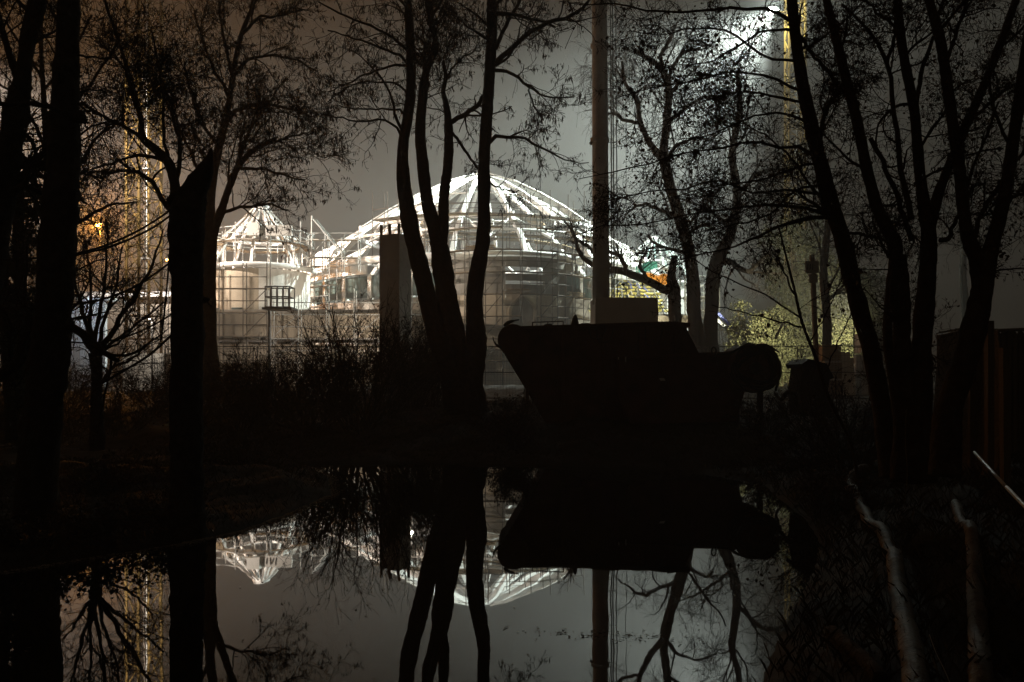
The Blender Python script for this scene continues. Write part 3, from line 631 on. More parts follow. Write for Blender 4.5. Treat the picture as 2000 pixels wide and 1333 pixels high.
# ------------------------------------------------------------------ the two skips on the far bank
def pxz(px, py, d): q = P(px, py, d); return (q[0], q[2])
sk1 = thing('skip', 'long rust-brown skip with sloping left end standing on the far bank', 'skip', (3.0, 22.5, .55), 'skips on the far bank')
prof = [pxz(*p, 21.6) for p in ((1001, 655), (1014, 641), (1308, 631), (1338, 634), (1365, 690), (1365, 745), (1330, 828), (1066, 828), (1040, 782), (1000, 716), (984, 690))]
prism('body', prof, 21.6, 23.5, 'skip', sk1, bevel=.025)
cpx = P(1002, 664, 21.55); aa = np.radians(np.linspace(0, 360, 25))
def drum(name, c, r, y0, y1, m, parent):
    v = [(c[0] + r*math.cos(a), y, c[2] + r*math.sin(a)) for y in (y0, y1) for a in aa[:-1]]; f = [(i, (i+1) % 24, 24 + (i+1) % 24, 24 + i) for i in range(24)] + [tuple(range(23, -1, -1)), tuple(range(24, 48))]
    return part(name, mesh_py(name, v, f, False), m, parent)
drum('end_roll', cpx, .42, 21.45, 23.6, 'skip', sk1)
part('lever', tube_mesh('lever', resample([P(984, 637, 21.4), P(992, 631, 21.4), P(1003, 627, 21.4), P(1014, 625, 21.4)], 8), [.03, .05, .055, .05, .04, .02, .018, .018], 6), 'rubber', sk1)
part('lever', tube_mesh('lever', resample([P(963, 657, 21.4), P(964, 665, 21.4), P(970, 674, 21.4), P(980, 680, 21.4)], 8), [.014, .014, .018, .022, .03, .035, .04, .04], 6), 'rubber', sk1)
for px in (1030, 1100, 1180, 1250, 1320): q = P(px, 0, 21.55); box('stiffener', (q[0] - .04, 21.5, P(0, 800, 21.6)[2]), (q[0] + .04, 21.597, P(0, 650, 21.6)[2]), 'skip', sk1)
rimq = [pxz(*p, 21.55) for p in ((1012, 643), (1308, 633), (1308, 628), (1012, 638))]
prism('rim', rimq, 21.48, 21.597, 'skip', sk1)
prism('lid_edge', [pxz(*p, 21.5) for p in ((1300, 629), (1345, 632), (1345, 639), (1300, 636))], 21.3, 23.6, 'skip', sk1)
sk2 = thing('skip', 'lower rust-brown skip with a rounded drum at its right end', 'skip', (5.6, 20.6, .55), 'skips on the far bank')
prof = [pxz(*p, 20.4) for p in ((1207, 700), (1440, 688), (1470, 690), (1478, 720), (1455, 765), (1438, 824), (1232, 830), (1212, 760))]
prism('body', prof, 20.4, 21.3, 'skip', sk2, bevel=.02)
prism('rim', [pxz(*p, 20.35) for p in ((1205, 702), (1442, 691), (1442, 686), (1205, 697))], 20.3, 20.397, 'skip', sk2)
dc = P(1470, 720, 20.3); drum('end_drum', dc, .62, 20.05, 21.5, 'skip', sk2); drum('hub', dc, .16, 19.98, 20.05, 'rubber', sk2)
for k in range(9):
    ph = random.uniform(0, 6.28); rr_ = .40 + .028*k; yy = 20.02 - .03*(k % 4)
    part('hose_coil', tube_mesh('hose_coil', [(dc[0] + (rr_ + .05*math.sin(3*a + ph))*math.cos(a), yy + .03*math.sin(2*a + ph), dc[2] + (rr_ + .05*math.sin(3*a + ph) - .06*(k % 3))*math.sin(a)) for a in np.linspace(ph, ph + 5.6, 40)], .026, 6), 'rubber', sk2)
for k in range(6):
    a = k*math.pi/3 + .2; bar('spoke', dc + [0, -.28, 0], dc + [.56*math.cos(a), -.27, .56*math.sin(a)], .03, 'skip', sk2)
for px in (1486, 1440): q = P(px, 0, 20.6); box('leg', (q[0] - .06, 20.6, .4), (q[0] + .06, 20.75, P(0, 760, 20.6)[2]), 'skip', sk2)
part('lever', tube_mesh('lever', resample([P(1484, 675, 20.1), P(1497, 675, 20.1), P(1508, 680, 20.1), P(1521, 688, 20.1)], 8), [.05, .055, .05, .04, .03, .022, .02, .018], 6), 'rubber', sk2)
part('shackle', tube_mesh('shackle', resample([P(1392, 692, 20.2), P(1390, 682, 20.2), P(1394, 678, 20.2), P(1398, 682, 20.2), P(1397, 694, 20.2)], 10), .022, 6), 'rubber', sk2)
part('hose', tube_mesh('hose', resample([P(1400, 692, 20.2), P(1425, 690, 20.1), P(1445, 680, 20.1), P(1462, 672, 20.2), P(1480, 678, 20.3)], 14), .035, 6), 'rubber', sk2)
part('hose', tube_mesh('hose', resample([P(1512, 730, 20.0), P(1520, 745, 20.0), P(1516, 765, 20.0), P(1525, 775, 20.0)], 12), .03, 6), 'rubber', sk2)
part('bright_edge', mesh_py('bright_edge', [P(1287, 739, 20.36), P(1297, 739, 20.36), P(1300, 744, 20.36), P(1290, 744, 20.36)], [(0, 1, 2, 3)]), 'rod', sk2)
for px, py, h in ((1208, 703, .07), (1222, 708, .14)): bar('hook', P(px, py, 20.25), P(px, py, 20.25) + [0, 0, h], .016, 'rod', sk2)
def lump(name, label, c, s, seed, m, cat):
    r_ = np.random.default_rng(seed); v, f = [], []; nu, nv = 14, 9
    ph = r_.uniform(0, 6, 6)
    for j in range(nv):
        th = math.pi * j / (nv - 1)
        for i in range(nu):
            a = 2*math.pi*i/nu; k = 1 + .14*math.sin(2*a + ph[0] + 2*th) + .1*math.sin(5*a + ph[1]) * math.sin(th) + .08*math.sin(3*th + ph[2])
            v.append((c[0] + s[0]*k*math.sin(th)*math.cos(a), c[1] + s[1]*k*math.sin(th)*math.sin(a), c[2] + s[2]*(math.cos(th)*k if j < nv - 1 else -1)))
    for j in range(nv - 1):
        for i in range(nu): f.append((j*nu+i, (j+1)*nu+i, (j+1)*nu+(i+1) % nu, j*nu+(i+1) % nu))
    return solo(name, mesh_py(name, v, f, True), m, label, cat)
bar('grab_rail', P(1040, 630, 21.5), P(1100, 628, 21.5), .015, 'skip', sk1)
for px in (1040, 1070, 1100): bar('rail_post', P(px, 641, 21.5), P(px, 629.5 - (px - 1040)/60*1.5, 21.5), .014, 'skip', sk1)
for k, px in enumerate((1150, 1165, 1260)): part('chain', tube_mesh('chain', resample([P(px, 640, 21.45), P(px + 6, 660 + 8*k, 21.4), P(px + 22, 662 + 6*k, 21.4), P(px + 34, 642, 21.45)], 14), .014, 5), 'rubber', sk1)
lump('sack', 'tall tied dark sack lying on top of the long skip', P(1123, 636, 22.2), (.13, .2, .25), 1, 'sack', 'sack')
lump('sack', 'flat slumped sack beside the tied one on the long skip', P(1144, 641, 22.2), (.26, .2, .13), 2, 'sack', 'sack')
lump('sack', 'small bundle of rope on the rim of the long skip', P(1071, 639, 22.2), (.12, .12, .09), 3, 'rope', 'bundle')
cpm = thing('covered_pump', 'dark tilted box-shaped machine on the bank right of the skips', 'machine', (6.2, 17, .5))
prism('housing', [pxz(*p, 17) for p in ((1558, 812), (1553, 760), (1562, 710), (1572, 706), (1600, 714), (1612, 736), (1606, 770), (1618, 812))], 16.7, 17.5, 'sack', cpm, bevel=.03)
prism('cover', [pxz(*p, 16.9) for p in ((1556, 712), (1570, 702), (1604, 711), (1618, 738), (1610, 742), (1598, 720), (1572, 712), (1560, 720))], 16.6, 17.6, 'rubber', cpm)
part('hose', tube_mesh('hose', resample([P(1556, 770, 16.7), P(1540, 765, 16.8), P(1528, 780, 17), P(1516, 768, 17.4)], 10), .05, 7), 'rubber', cpm)

# ------------------------------------------------------------------ trees
def offshoots(PP, RR, nmin, nmax, t0, t1, ang, dang, L0, L1, npts, r, trop=0.0, wig=0.18, ratio=.6, rmin=.005, flat=1.0, taper=.4):
    """children of every parent row; returns (N,npts,3),(N,npts)"""
    N, n, _ = PP.shape
    cnt = r.integers(nmin, nmax + 1, N); idx = np.repeat(np.arange(N), cnt); K = len(idx)
    if K == 0: return np.zeros((0, npts, 3)), np.zeros((0, npts))
    t = r.uniform(t0, t1, K) * (n - 1); i0 = np.clip(t.astype(int), 0, n - 2); u = (t - i0)[:, None]
    pos = PP[idx, i0] * (1 - u) + PP[idx, i0 + 1] * u
    tan = PP[idx, i0 + 1] - PP[idx, i0]; tan /= np.linalg.norm(tan, axis=1, keepdims=True) + 1e-9
    rad = RR[idx, i0] * (1 - u[:, 0]) + RR[idx, i0 + 1] * u[:, 0]
    az = r.normal(0, 1, (K, 3)); az[:, 1] *= flat; az -= (az * tan).sum(1, keepdims=True) * tan; az /= np.linalg.norm(az, axis=1, keepdims=True) + 1e-9
    a = np.radians(r.normal(ang, dang, K))[:, None]
    d = np.cos(a) * tan + np.sin(a) * az
    L = r.uniform(L0, L1, K) * (1 - .35 * t / (n - 1)); seg = (L / (npts - 1))[:, None]
    out = np.empty((K, npts, 3)); out[:, 0] = pos; p = pos
    curl = r.normal(0, wig * .6, (K, 3))
    for j in range(1, npts):
        d = d + r.normal(0, wig, (K, 3)) + curl + np.array([0, 0, trop]); d /= np.linalg.norm(d, axis=1, keepdims=True)
        p = p + d * seg; out[:, j] = p
    r0 = np.maximum(rad * ratio * r.uniform(.6, 1, K), rmin)
    rr = r0[:, None] * np.linspace(1, taper, npts)[None]
    return out, np.maximum(rr, rmin * .8)
def hang_pods(PP, r, count, lmin, lmax, w, cluster=4):
    N, n, _ = PP.shape; k = max(1, count // cluster); idx = r.integers(0, N, k); c = PP[idx, r.integers(max(1, n // 2), n, k)]
    c = np.repeat(c, cluster, 0) + r.normal(0, .05, (k * cluster, 3)) * [1, 1, .6]; K = len(c)
    L = r.uniform(lmin, lmax, K)[:, None]; dirn = np.c_[r.normal(0, .22, (K, 2)), -np.ones(K)]; dirn /= np.linalg.norm(dirn, axis=1, keepdims=True)
    a = r.uniform(0, 6.28, K); s = np.c_[np.cos(a), np.sin(a), 0*a] * (w * r.uniform(.6, 1.2, K))[:, None]; bend = np.c_[r.normal(0, .012, (K, 2)), 0*a]
    v = np.stack([c, c + dirn*L*.4 + s + bend, c + dirn*L, c + dirn*L*.4 - s + bend], 1).reshape(-1, 3)
    return v, np.arange(K*4).reshape(K, 4)
def dead_leaves(PP, r, count, smin, smax, spread=.05):
    N, n, _ = PP.shape; c = PP[r.integers(0, N, count), r.integers(1, n, count)] + r.normal(0, spread, (count, 3))
    s = r.uniform(smin, smax, count)[:, None]; u = r.normal(0, 1, (count, 3)); u[:, 2] -= .6; u /= np.linalg.norm(u, axis=1, keepdims=True)
    w = np.cross(u, r.normal(0, 1, (count, 3))); w /= np.linalg.norm(w, axis=1, keepdims=True) + 1e-9; nn = np.cross(u, w)
    v = np.stack([c, c + u*s*.55 + w*s*.42 + nn*s*.12, c + u*s, c + u*s*.5 - w*s*.42 + nn*s*.16], 1).reshape(-1, 3)
    return v, np.arange(count*4).reshape(count, 4)
def roughen(pts, rad, r, amt=.06):
    return pts, rad * (1 + r.normal(0, amt, len(rad)))
def tree(label, stems, limbs, d, seed, base, auto=(3, 5), l1=(1.2, 2.6), l2=(.8, 1.7), l3=(.35, .8), l4=(.15, .4), n2=(5, 8), n3=(4, 6), n4=(2, 4), pods=0, leaves=0,
         trop=.02, bark='bark', rmin=.006, name='bare_tree', cat='tree', group='bare trees round the pond', leaf=(.05, .1), pod=(.07, .13), podw=.011, droop=0.0, tauto=(.25, .98), leafmat='leaf', drift=.35, sides=12, twigmat='twig', cluster=4, spread=.05):
    """stems, limbs: lists of (points, d0, d1) with points rows (px,py,width)"""
    r = np.random.default_rng(seed); t = thing(name, label, cat, base, group)
    SP, SR = [], []
    for s in stems:
        pts, d0, d1 = s if isinstance(s, tuple) else (s, d, d)
        p, q = pxline(pts, d0, d1, 26); p, q = roughen(p, q, r, .04); SP.append(p); SR.append(q)
        pq = resample(np.c_[p, q], 110); pq[1:-1, :3] += np.cumsum(r.normal(0, .02 * q.mean(), (108, 3)), 0) * np.sin(np.linspace(0, np.pi, 108))[:, None] * .5
        part('trunk', tube_mesh('trunk', pq[:, :3], np.maximum(pq[:, 3], .003), sides + 6, rough=.055), bark, t)
    LP, LR = [], []
    for s in limbs:
        pts, d0, d1 = s if isinstance(s, tuple) else (s, d, d + r.uniform(-drift, drift) * (abs(s[-1][0] - s[0][0]) + 30) / F * d)
        p, q = pxline(pts, d0, d1, 14, jit=.008 * d / 10); LP.append(p); LR.append(np.maximum(q, rmin))
    for p, q in zip(LP, LR): part('branch', tube_mesh('branch', p, q, 8), bark, t)
    par_P = [resample(np.c_[p], 14) for p in SP]; par_R = [np.interp(np.linspace(0, 1, 14), np.linspace(0, 1, 26), q) for q in SR]
    if auto[1]:
        a1, b1 = offshoots(np.array(par_P), np.array(par_R), auto[0], auto[1], tauto[0], tauto[1], 55, 15, l1[0], l1[1], 14, r, trop + .015, .12, .42, rmin * 2)
        [part('branch', tube_mesh('branch', p, q, 6), bark, t) for p, q in zip(a1, b1)]; L1P = np.concatenate([a1] + ([np.array(LP)] if LP else [])); L1R = np.concatenate([b1] + ([np.array(LR)] if LP else []))
    else: L1P, L1R = np.array(LP), np.array(LR)
    a2, b2 = offshoots(L1P, L1R, n2[0], n2[1], .2, 1, 48, 14, l2[0], l2[1], 9, r, trop - droop, .16, .55, rmin * 1.6)
    a3, b3 = offshoots(a2, b2, n3[0], n3[1], .15, 1, 46, 16, l3[0], l3[1], 6, r, trop*.5 - droop*1.5, .2, .6, rmin * 1.2)
    a4, b4 = offshoots(a3, b3, n4[0], n4[1], .15, 1, 45, 18, l4[0], l4[1], 4, r, -droop*1.5, .22, .7, rmin)
    tw_ = part('crown', mesh_arr('crown', *join([tubes(a2, b2, 4), tubes(a3, b3, 3), tubes(a4, b4, 3)])), twigmat, t)
    if pods: part('seed_pods', mesh_arr('seed_pods', *hang_pods(np.concatenate([a4, a3[:, ::2][:, :4] if False else a4]), r, pods, pod[0], pod[1], podw, cluster), smooth=False), 'pod', tw_, kind='stuff')
    if leaves: part('leaves', mesh_arr('leaves', *dead_leaves(a4, r, leaves, leaf[0], leaf[1], spread), smooth=False), leafmat, tw_, kind='stuff')
    return t, (SP, SR)

# -- the three-stemmed tree in the middle
stM = [
    [(898, 815, 62), (885, 745, 46), (865, 690, 41), (845, 625, 37), (826, 545, 35), (806, 465, 34), (792, 395, 30), (785, 320, 24), (787, 270, 21), (797, 215, 20), (802, 140, 19), (799, 60, 18), (796, -60, 15), (800, -160, 11)],
    [(908, 815, 56), (902, 735, 40), (887, 640, 39), (872, 575, 36), (862, 505, 38), (852, 455, 33), (838, 410, 25), (827, 330, 23), (821, 270, 21), (822, 220, 20), (828, 175, 17), (831, 135, 15), (846, 112, 13), (853, 84, 12), (842, 42, 11), (832, -20, 9), (835, -90, 7)],
    [(864, 480, 20), (866, 430, 21), (868, 380, 20), (875, 325, 19), (877, 270, 18), (876, 235, 15), (871, 200, 11), (866, 178, 9), (871, 155, 8), (866, 120, 5)],
    [(926, 815, 60), (926, 740, 38), (930, 668, 42), (929, 640, 36), (926, 600, 32), (931, 540, 32), (943, 478, 28), (946, 400, 25), (946, 330, 24), (948, 280, 23), (953, 210, 22), (958, 130, 21), (962, 60, 20), (961, -20, 18), (966, -120, 13)],
]
lmM = [
    [(968, 124, 12), (1005, 88, 10), (1050, 54, 9), (1080, 40, 8), (1110, 33, 7), (1140, 15, 6), (1158, -12, 5)],
    [(966, 138, 8), (999, 144, 6.5), (1029, 168, 5.5), (1059, 186, 4), (1122, 190, 2.5)], [(957, 278, 8), (970, 264, 8), (985, 268, 7), (1005, 268, 6), (1050, 282, 5), (1085, 302, 3.5), (1120, 318, 2.5), (1150, 318, 2)],
    [(955, 355, 4), (975, 368, 3.5), (1000, 374, 3), (1014, 372, 2.5)], [(968, 95, 9), (990, 45, 7), (1014, 6, 6), (1030, -40, 5)], [(1029, 168, 4), (1042, 205, 3.4), (1062, 236, 2.5)],
    [(876, 242, 10), (895, 230, 10), (915, 218, 10), (934, 205, 9), (944, 188, 9)], [(884, 260, 6), (905, 290, 6), (925, 318, 5), (937, 334, 5)],
    [(787, 268, 7), (778, 240, 6), (768, 205, 5), (755, 170, 4), (720, 126, 3), (690, 100, 2)], [(797, 225, 6), (785, 216, 5), (760, 214, 4), (699, 214, 3), (660, 205, 2)],
    [(787, 275, 6), (770, 245, 5), (750, 237, 4.5), (690, 236, 3.5), (630, 222, 2.5)], [(802, 130, 7), (785, 112, 6), (750, 96, 5), (690, 75, 3.5), (640, 60, 2.5)], [(802, 108, 7), (780, 84, 6), (720, 48, 5), (660, 27, 4), (622, 4, 3)],
    [(800, 128, 6), (770, 128, 5), (730, 140, 4), (690, 158, 3), (640, 180, 2)], [(799, 20, 6), (760, -20, 5), (700, -40, 4), (640, -50, 3)], [(800, 190, 5), (770, 160, 4), (740, 160, 3.5), (690, 165, 2.5), (640, 200, 2)],
    [(841, 40, 6), (850, 20, 6), (866, 0, 5), (880, -30, 4)], [(831, 130, 8), (825, 112, 7), (830, 92, 6), (818, 74, 4), (812, 60, 3)], [(962, 20, 7), (1000, -30, 6), (1050, -60, 5), (1110, -70, 4)], [(868, 155, 5), (880, 140, 4), (910, 110, 3), (940, 95, 2.5)],
]
tree('tall dark tree with leaning stems and hanging pods in front of the big dome', stM, lmM, 24.0, 11, (-1.6, 24, .6), auto=(4, 6), tauto=(.62, .98), l1=(1.6, 3.2), l2=(.8, 2.0), n2=(6, 9), n3=(4, 7), n4=(2, 4), pods=7000, pod=(.10, .2), podw=.017, rmin=.0065, droop=.015)

# -- left trees
tree('forked black tree cut by the left picture edge', [[(-40, 620, 60), (-12, 450, 60), (7, 363, 52), (20, 297, 46), (36, 215, 44), (46, 165, 30), (56, 83, 27), (76, 0, 33), (90, -80, 24)],
      [(34, 150, 16), (16, 99, 12), (0, 45, 11), (-14, -20, 9)]], [[(5, 352, 28), (40, 348, 22), (62, 338, 22), (70, 334, 16)], [(-30, 740, 30), (0, 735, 27), (22, 718, 25), (50, 678, 22), (66, 652, 20), (90, 600, 12)], [(20, 380, 16), (40, 366, 12), (62, 344, 9)]],
     10.2, 21, (-6.5, 10.2, .4), auto=(3, 5), l1=(.6, 1.8), n2=(5, 8), n3=(4, 7), n4=(2, 4), pods=1800, rmin=.003, pod=(.05, .1), podw=.008)
tree('thick straight black trunk left of the orange lamp', [[(70, 1010, 84), (80, 820, 70), (89, 743, 69), (98, 644, 67), (106, 545, 64), (112, 446, 62), (116, 396, 61), (122, 297, 61), (124, 198, 52), (129, 99, 43), (134, 0, 39), (139, -100, 34)]],
     [[(150, 228, 26), (158, 230, 24), (163, 236, 14)], [(150, 203, 6), (168, 215, 5), (198, 224, 4)], [(110, 40, 5), (98, 15, 3.5), (92, 0, 2.5)], [(150, 108, 5), (180, 112, 4), (215, 116, 3)]],
     9.3, 22, (-5.3, 9.3, .3), auto=(1, 2), l1=(.5, 1.2), n2=(2, 4), n3=(3, 4), n4=(1, 3), rmin=.0028, drift=.1, sides=16)
tsn = tree('broken black snag with a jagged top beside the smaller dome', [[(365, 1050, 70), (365, 820, 60), (365, 740, 59), (366, 640, 60), (366, 578, 58), (363, 510, 62), (363, 450, 66), (369, 396, 62), (384, 362, 44), (398, 338, 36), (407, 315, 20), (413, 296, 8), (414, 289, 2)]],
     [[(366, 398, 34), (350, 390, 30), (338, 390, 26), (331, 386, 16), (329, 384, 6)], [(392, 352, 22), (390, 338, 13), (387, 328, 3)], [(402, 330, 14), (400, 316, 8), (399, 306, 2)], [(378, 372, 26), (374, 358, 12), (371, 350, 3)], [(398, 588, 10), (404, 586, 8), (407, 583, 5)], [(352, 415, 7), (340, 420, 6), (332, 428, 3)]], 9.6, 23, (-3.9, 9.6, .3), auto=(0, 0), n2=(1, 2), n3=(1, 2), n4=(1, 2), l2=(.1, .25), l3=(.05, .15), l4=(.03, .08), rmin=.003, drift=.1, name='tree_snag', sides=16)
tree('dark tree with arching limbs spreading left from behind the snag', [[(352, 830, 26), (350, 600, 24), (348, 430, 22), (343, 363, 20), (330, 317, 18), (308, 294, 17), (284, 277, 15), (277, 231, 10), (266, 190, 9), (254, 149, 8), (231, 76, 6), (205, 0, 5), (196, -50, 4)]],
     [[(284, 277, 10), (257, 257, 8), (225, 238, 7), (198, 224, 6), (155, 201, 4)], [(335, 412, 11), (318, 395, 10), (297, 356, 9), (275, 340, 8), (244, 333, 7), (210, 338, 5), (185, 333, 4), (158, 358, 3)], [(330, 320, 9), (300, 308, 7), (262, 305, 6), (225, 318, 4), (180, 330, 3)],
      [(275, 225, 6), (258, 190, 5), (248, 150, 4), (236, 120, 3)], [(345, 350, 9), (352, 300, 8), (340, 240, 6), (330, 190, 5), (300, 150, 3)], [(330, 318, 7), (322, 270, 6), (318, 200, 5), (310, 130, 4), (296, 60, 3)]],
     14.5, 24, (-6.1, 14.5, .5), auto=(3, 5), tauto=(.6, .98), l1=(.8, 2.0), l2=(.5, 1.3), n2=(9, 13), n3=(6, 9), n4=(3, 5), pods=4500, rmin=.004, pod=(.05, .1), podw=.010)
tree('greyish tall tree right behind the snag with a wide twiggy crown', [[(415, 770, 40), (411, 690, 29), (408, 600, 26), (408, 512, 27), (409, 470, 28), (411, 396, 18), (426, 297, 16), (442, 231, 13), (455, 149, 11), (472, 66, 9), (495, 8, 7), (505, -50, 5)],
      [(409, 480, 20), (425, 430, 17), (432, 412, 16), (445, 372, 14), (462, 330, 12), (500, 290, 9), (540, 270, 7)]],
     [[(440, 240, 9), (470, 212, 8), (510, 205, 7), (560, 210, 5), (600, 225, 3)], [(455, 149, 8), (480, 120, 7), (520, 110, 5), (575, 118, 4), (620, 140, 3)], [(470, 330, 7), (510, 330, 6), (560, 345, 4), (595, 352, 3)],
      [(462, 330, 8), (480, 270, 7), (505, 230, 5), (540, 180, 4), (560, 150, 3)], [(430, 290, 8), (400, 250, 7), (375, 190, 6), (360, 120, 4)], [(448, 190, 7), (420, 140, 6), (395, 80, 5), (380, 20, 4)], [(430, 420, 9), (450, 412, 7), (490, 402, 6), (530, 400, 4), (560, 412, 3)],
      [(455, 150, 7), (440, 90, 6), (430, 30, 5), (425, -30, 4)], [(500, 290, 7), (530, 280, 6), (575, 265, 4), (610, 260, 3)], [(470, 70, 7), (500, 40, 6), (545, 30, 5), (590, 20, 4)], [(412, 396, 9), (395, 350, 8), (372, 300, 6), (350, 250, 5), (320, 190, 4)]],
     28.0, 25, (-10.6, 28, .8), auto=(4, 6), tauto=(.45, .98), l1=(2.0, 3.8), l2=(1.0, 2.3), l3=(.5, 1.1), l4=(.25, .6), n2=(9, 13), n3=(5, 9), n4=(2, 5), pods=8000, rmin=.007, pod=(.10, .2), podw=.019, bark='bark_grey')
tree('small fan-shaped bare tree in front of the bluish cabin', [[(190, 880, 30), (188, 790, 22), (188, 720, 21), (186, 690, 24)]],
     [[(184, 695, 11), (172, 650, 9), (158, 591, 7), (142, 535, 5), (130, 480, 3)], [(186, 690, 10), (190, 630, 8), (201, 578, 6), (208, 479, 4), (205, 425, 2.5)], [(190, 694, 12), (225, 640, 10), (250, 600, 8), (270, 570, 7), (300, 510, 5), (318, 450, 3)], [(188, 692, 9), (200, 640, 7), (226, 560, 5), (240, 480, 3)],
      [(182, 690, 9), (160, 660, 7), (140, 630, 5), (120, 600, 3)], [(188, 700, 8), (215, 672, 6), (260, 640, 5), (320, 590, 3)], [(186, 690, 8), (176, 620, 6), (178, 540, 5), (166, 470, 3)], [(190, 760, 8), (220, 720, 6), (260, 700, 5), (300, 660, 3)]],
     15.5, 26, (-8.1, 15.5, .5), auto=(0, 0), l2=(.5, 1.4), l3=(.35, .9), l4=(.2, .5), n2=(10, 14), n3=(5, 8), n4=(2, 4), rmin=.0042, trop=.06)
tree('ivy-clad trunk at the far left edge behind the forked tree', [[(60, 860, 30), (50, 700, 26), (40, 560, 24), (36, 440, 20), (40, 360, 14)], [(25, 860, 24), (15, 700, 22), (8, 560, 18), (-6, 420, 14)]], [], 16.0, 27, (-9.7, 16, .5), auto=(9, 12), tauto=(.1, .98), l1=(.3, .8), l2=(.2, .6), l3=(.15, .35), l4=(.1, .25), n2=(4, 6), n3=(3, 5), n4=(2, 3), leaves=9000, leaf=(.05, .1), leafmat='ivy', rmin=.004, name='ivy_clad_tree')

tree('dark twiggy tree half hidden by the straight trunk at the left', [[(95, 860, 30), (100, 700, 26), (104, 520, 22), (98, 400, 18), (92, 300, 14), (86, 200, 10), (80, 90, 7), (84, -20, 5)]],
     [[(98, 420, 9), (70, 370, 7), (40, 320, 5), (0, 290, 4)], [(96, 380, 9), (150, 330, 7), (190, 270, 5), (230, 240, 4)], [(92, 300, 8), (60, 230, 6), (20, 180, 5), (-20, 150, 4)], [(90, 280, 8), (150, 200, 6), (200, 130, 5), (240, 60, 4)], [(84, 180, 6), (140, 100, 5), (180, 30, 4)], [(100, 480, 9), (160, 430, 7), (220, 400, 5), (270, 395, 3)], [(102, 560, 8), (50, 520, 6), (10, 510, 4)], [(86, 160, 6), (40, 90, 5), (10, 40, 4)]],
     17.5, 29, (-10.2, 17.5, .5), auto=(3, 5), tauto=(.4, .98), l1=(.9, 2.2), l2=(.6, 1.5), l3=(.35, .8), l4=(.15, .4), n2=(8, 11), n3=(5, 8), n4=(2, 5), pods=5000, rmin=.0048, pod=(.06, .12), podw=.012)

# -- right trees
stA = [[(1742, 930, 46), (1728, 830, 38), (1714, 751, 34), (1698, 669, 33), (1675, 593, 32), (1660, 530, 31), (1644, 462, 30), (1623, 399, 30), (1606, 336, 29), (1585, 252, 27), (1568, 168, 24), (1555, 84, 21), (1546, 0, 19), (1536, -100, 15)]]
lmA = [[(1614, 420, 8), (1575, 406, 7), (1526, 402, 6), (1485, 404, 5), (1442, 407, 4), (1390, 412, 3.4), (1320, 425, 3), (1250, 440, 2.6), (1180, 440, 2.2), (1110, 465, 1.5)], [(1616, 425, 9), (1570, 430, 8), (1526, 441, 6), (1480, 462, 5), (1442, 479, 4), (1390, 492, 3), (1330, 505, 2.4), (1270, 540, 1.6)], [(1600, 380, 6), (1540, 372, 5), (1470, 378, 4), (1400, 352, 3.4), (1320, 372, 2.8), (1240, 380, 2.2), (1165, 400, 1.5)], [(1570, 180, 6), (1500, 150, 5), (1430, 140, 4), (1350, 160, 3.4), (1280, 170, 2.6), (1210, 190, 1.6)], [(1560, 120, 6), (1490, 110, 5), (1420, 60, 4), (1350, 55, 3), (1290, 70, 2), (1230, 60, 1.5)], [(1612, 360, 6), (1560, 370, 5), (1500, 420, 4), (1430, 440, 3), (1360, 455, 2)],
       [(1590, 305, 8), (1560, 288, 7), (1538, 290, 6), (1471, 275, 5), (1400, 292, 4), (1340, 300, 3.4), (1270, 318, 3), (1200, 335, 2.4), (1130, 350, 1.6)], [(1606, 395, 6), (1570, 345, 5), (1538, 302, 4), (1500, 270, 3), (1450, 240, 2)], [(1550, 46, 8), (1510, 22, 7), (1440, 18, 6), (1370, 20, 5), (1290, 22, 4), (1200, 8, 3), (1130, 10, 2)],
       [(1556, 60, 7), (1590, 110, 6), (1625, 150, 6), (1650, 190, 5)], [(1628, 452, 7), (1680, 458, 6), (1719, 466, 5), (1745, 482, 4)], [(1552, 60, 6), (1500, 60, 5), (1440, 90, 4), (1390, 120, 3), (1340, 130, 2)], [(1575, 200, 6), (1520, 190, 5), (1460, 180, 4), (1400, 190, 3), (1350, 210, 2), (1290, 240, 1.5)],
       [(1580, 240, 6), (1540, 225, 5), (1480, 225, 4), (1420, 250, 3), (1360, 270, 2), (1300, 270, 1.5)], [(1600, 320, 6), (1550, 330, 5), (1490, 350, 4), (1430, 360, 3), (1370, 370, 2), (1260, 400, 1.5)], [(1558, 100, 6), (1600, 80, 5), (1650, 40, 4), (1690, 0, 3)]]
tree('leaning leafy-twigged trunk nearest the skips on the right bank', stA, lmA, 9.4, 31, (4.4, 9.4, .7), auto=(3, 5), tauto=(.45, .98), l1=(.6, 1.5), l2=(.35, .95), l3=(.2, .5), l4=(.08, .22), n2=(11, 15), n3=(7, 11), n4=(3, 5), leaves=3400, leaf=(.018, .055), pods=5500, pod=(.04, .08), podw=.0055, rmin=.0028, droop=.01, drift=.5)
stB = [[(1760, 940, 40), (1755, 800, 22), (1747, 758, 20), (1734, 640, 17), (1742, 560, 24), (1749, 483, 26), (1719, 420, 23), (1694, 336, 21), (1677, 252, 20), (1656, 168, 19), (1635, 84, 17), (1614, 0, 15), (1590, -90, 12)],
       [(1795, 940, 60), (1770, 780, 40), (1764, 700, 34), (1760, 560, 30), (1756, 500, 26)], [(1800, 940, 60), (1798, 778, 44), (1802, 660, 38), (1810, 560, 34), (1814, 441, 27), (1803, 378, 22), (1795, 294, 20), (1787, 210, 18), (1770, 126, 17), (1757, 42, 16), (1752, -60, 13)],
       [(1812, 470, 20), (1833, 378, 19), (1858, 315, 18), (1883, 252, 17), (1912, 189, 16), (1946, 105, 15), (1984, 0, 14), (2010, -80, 12)]]
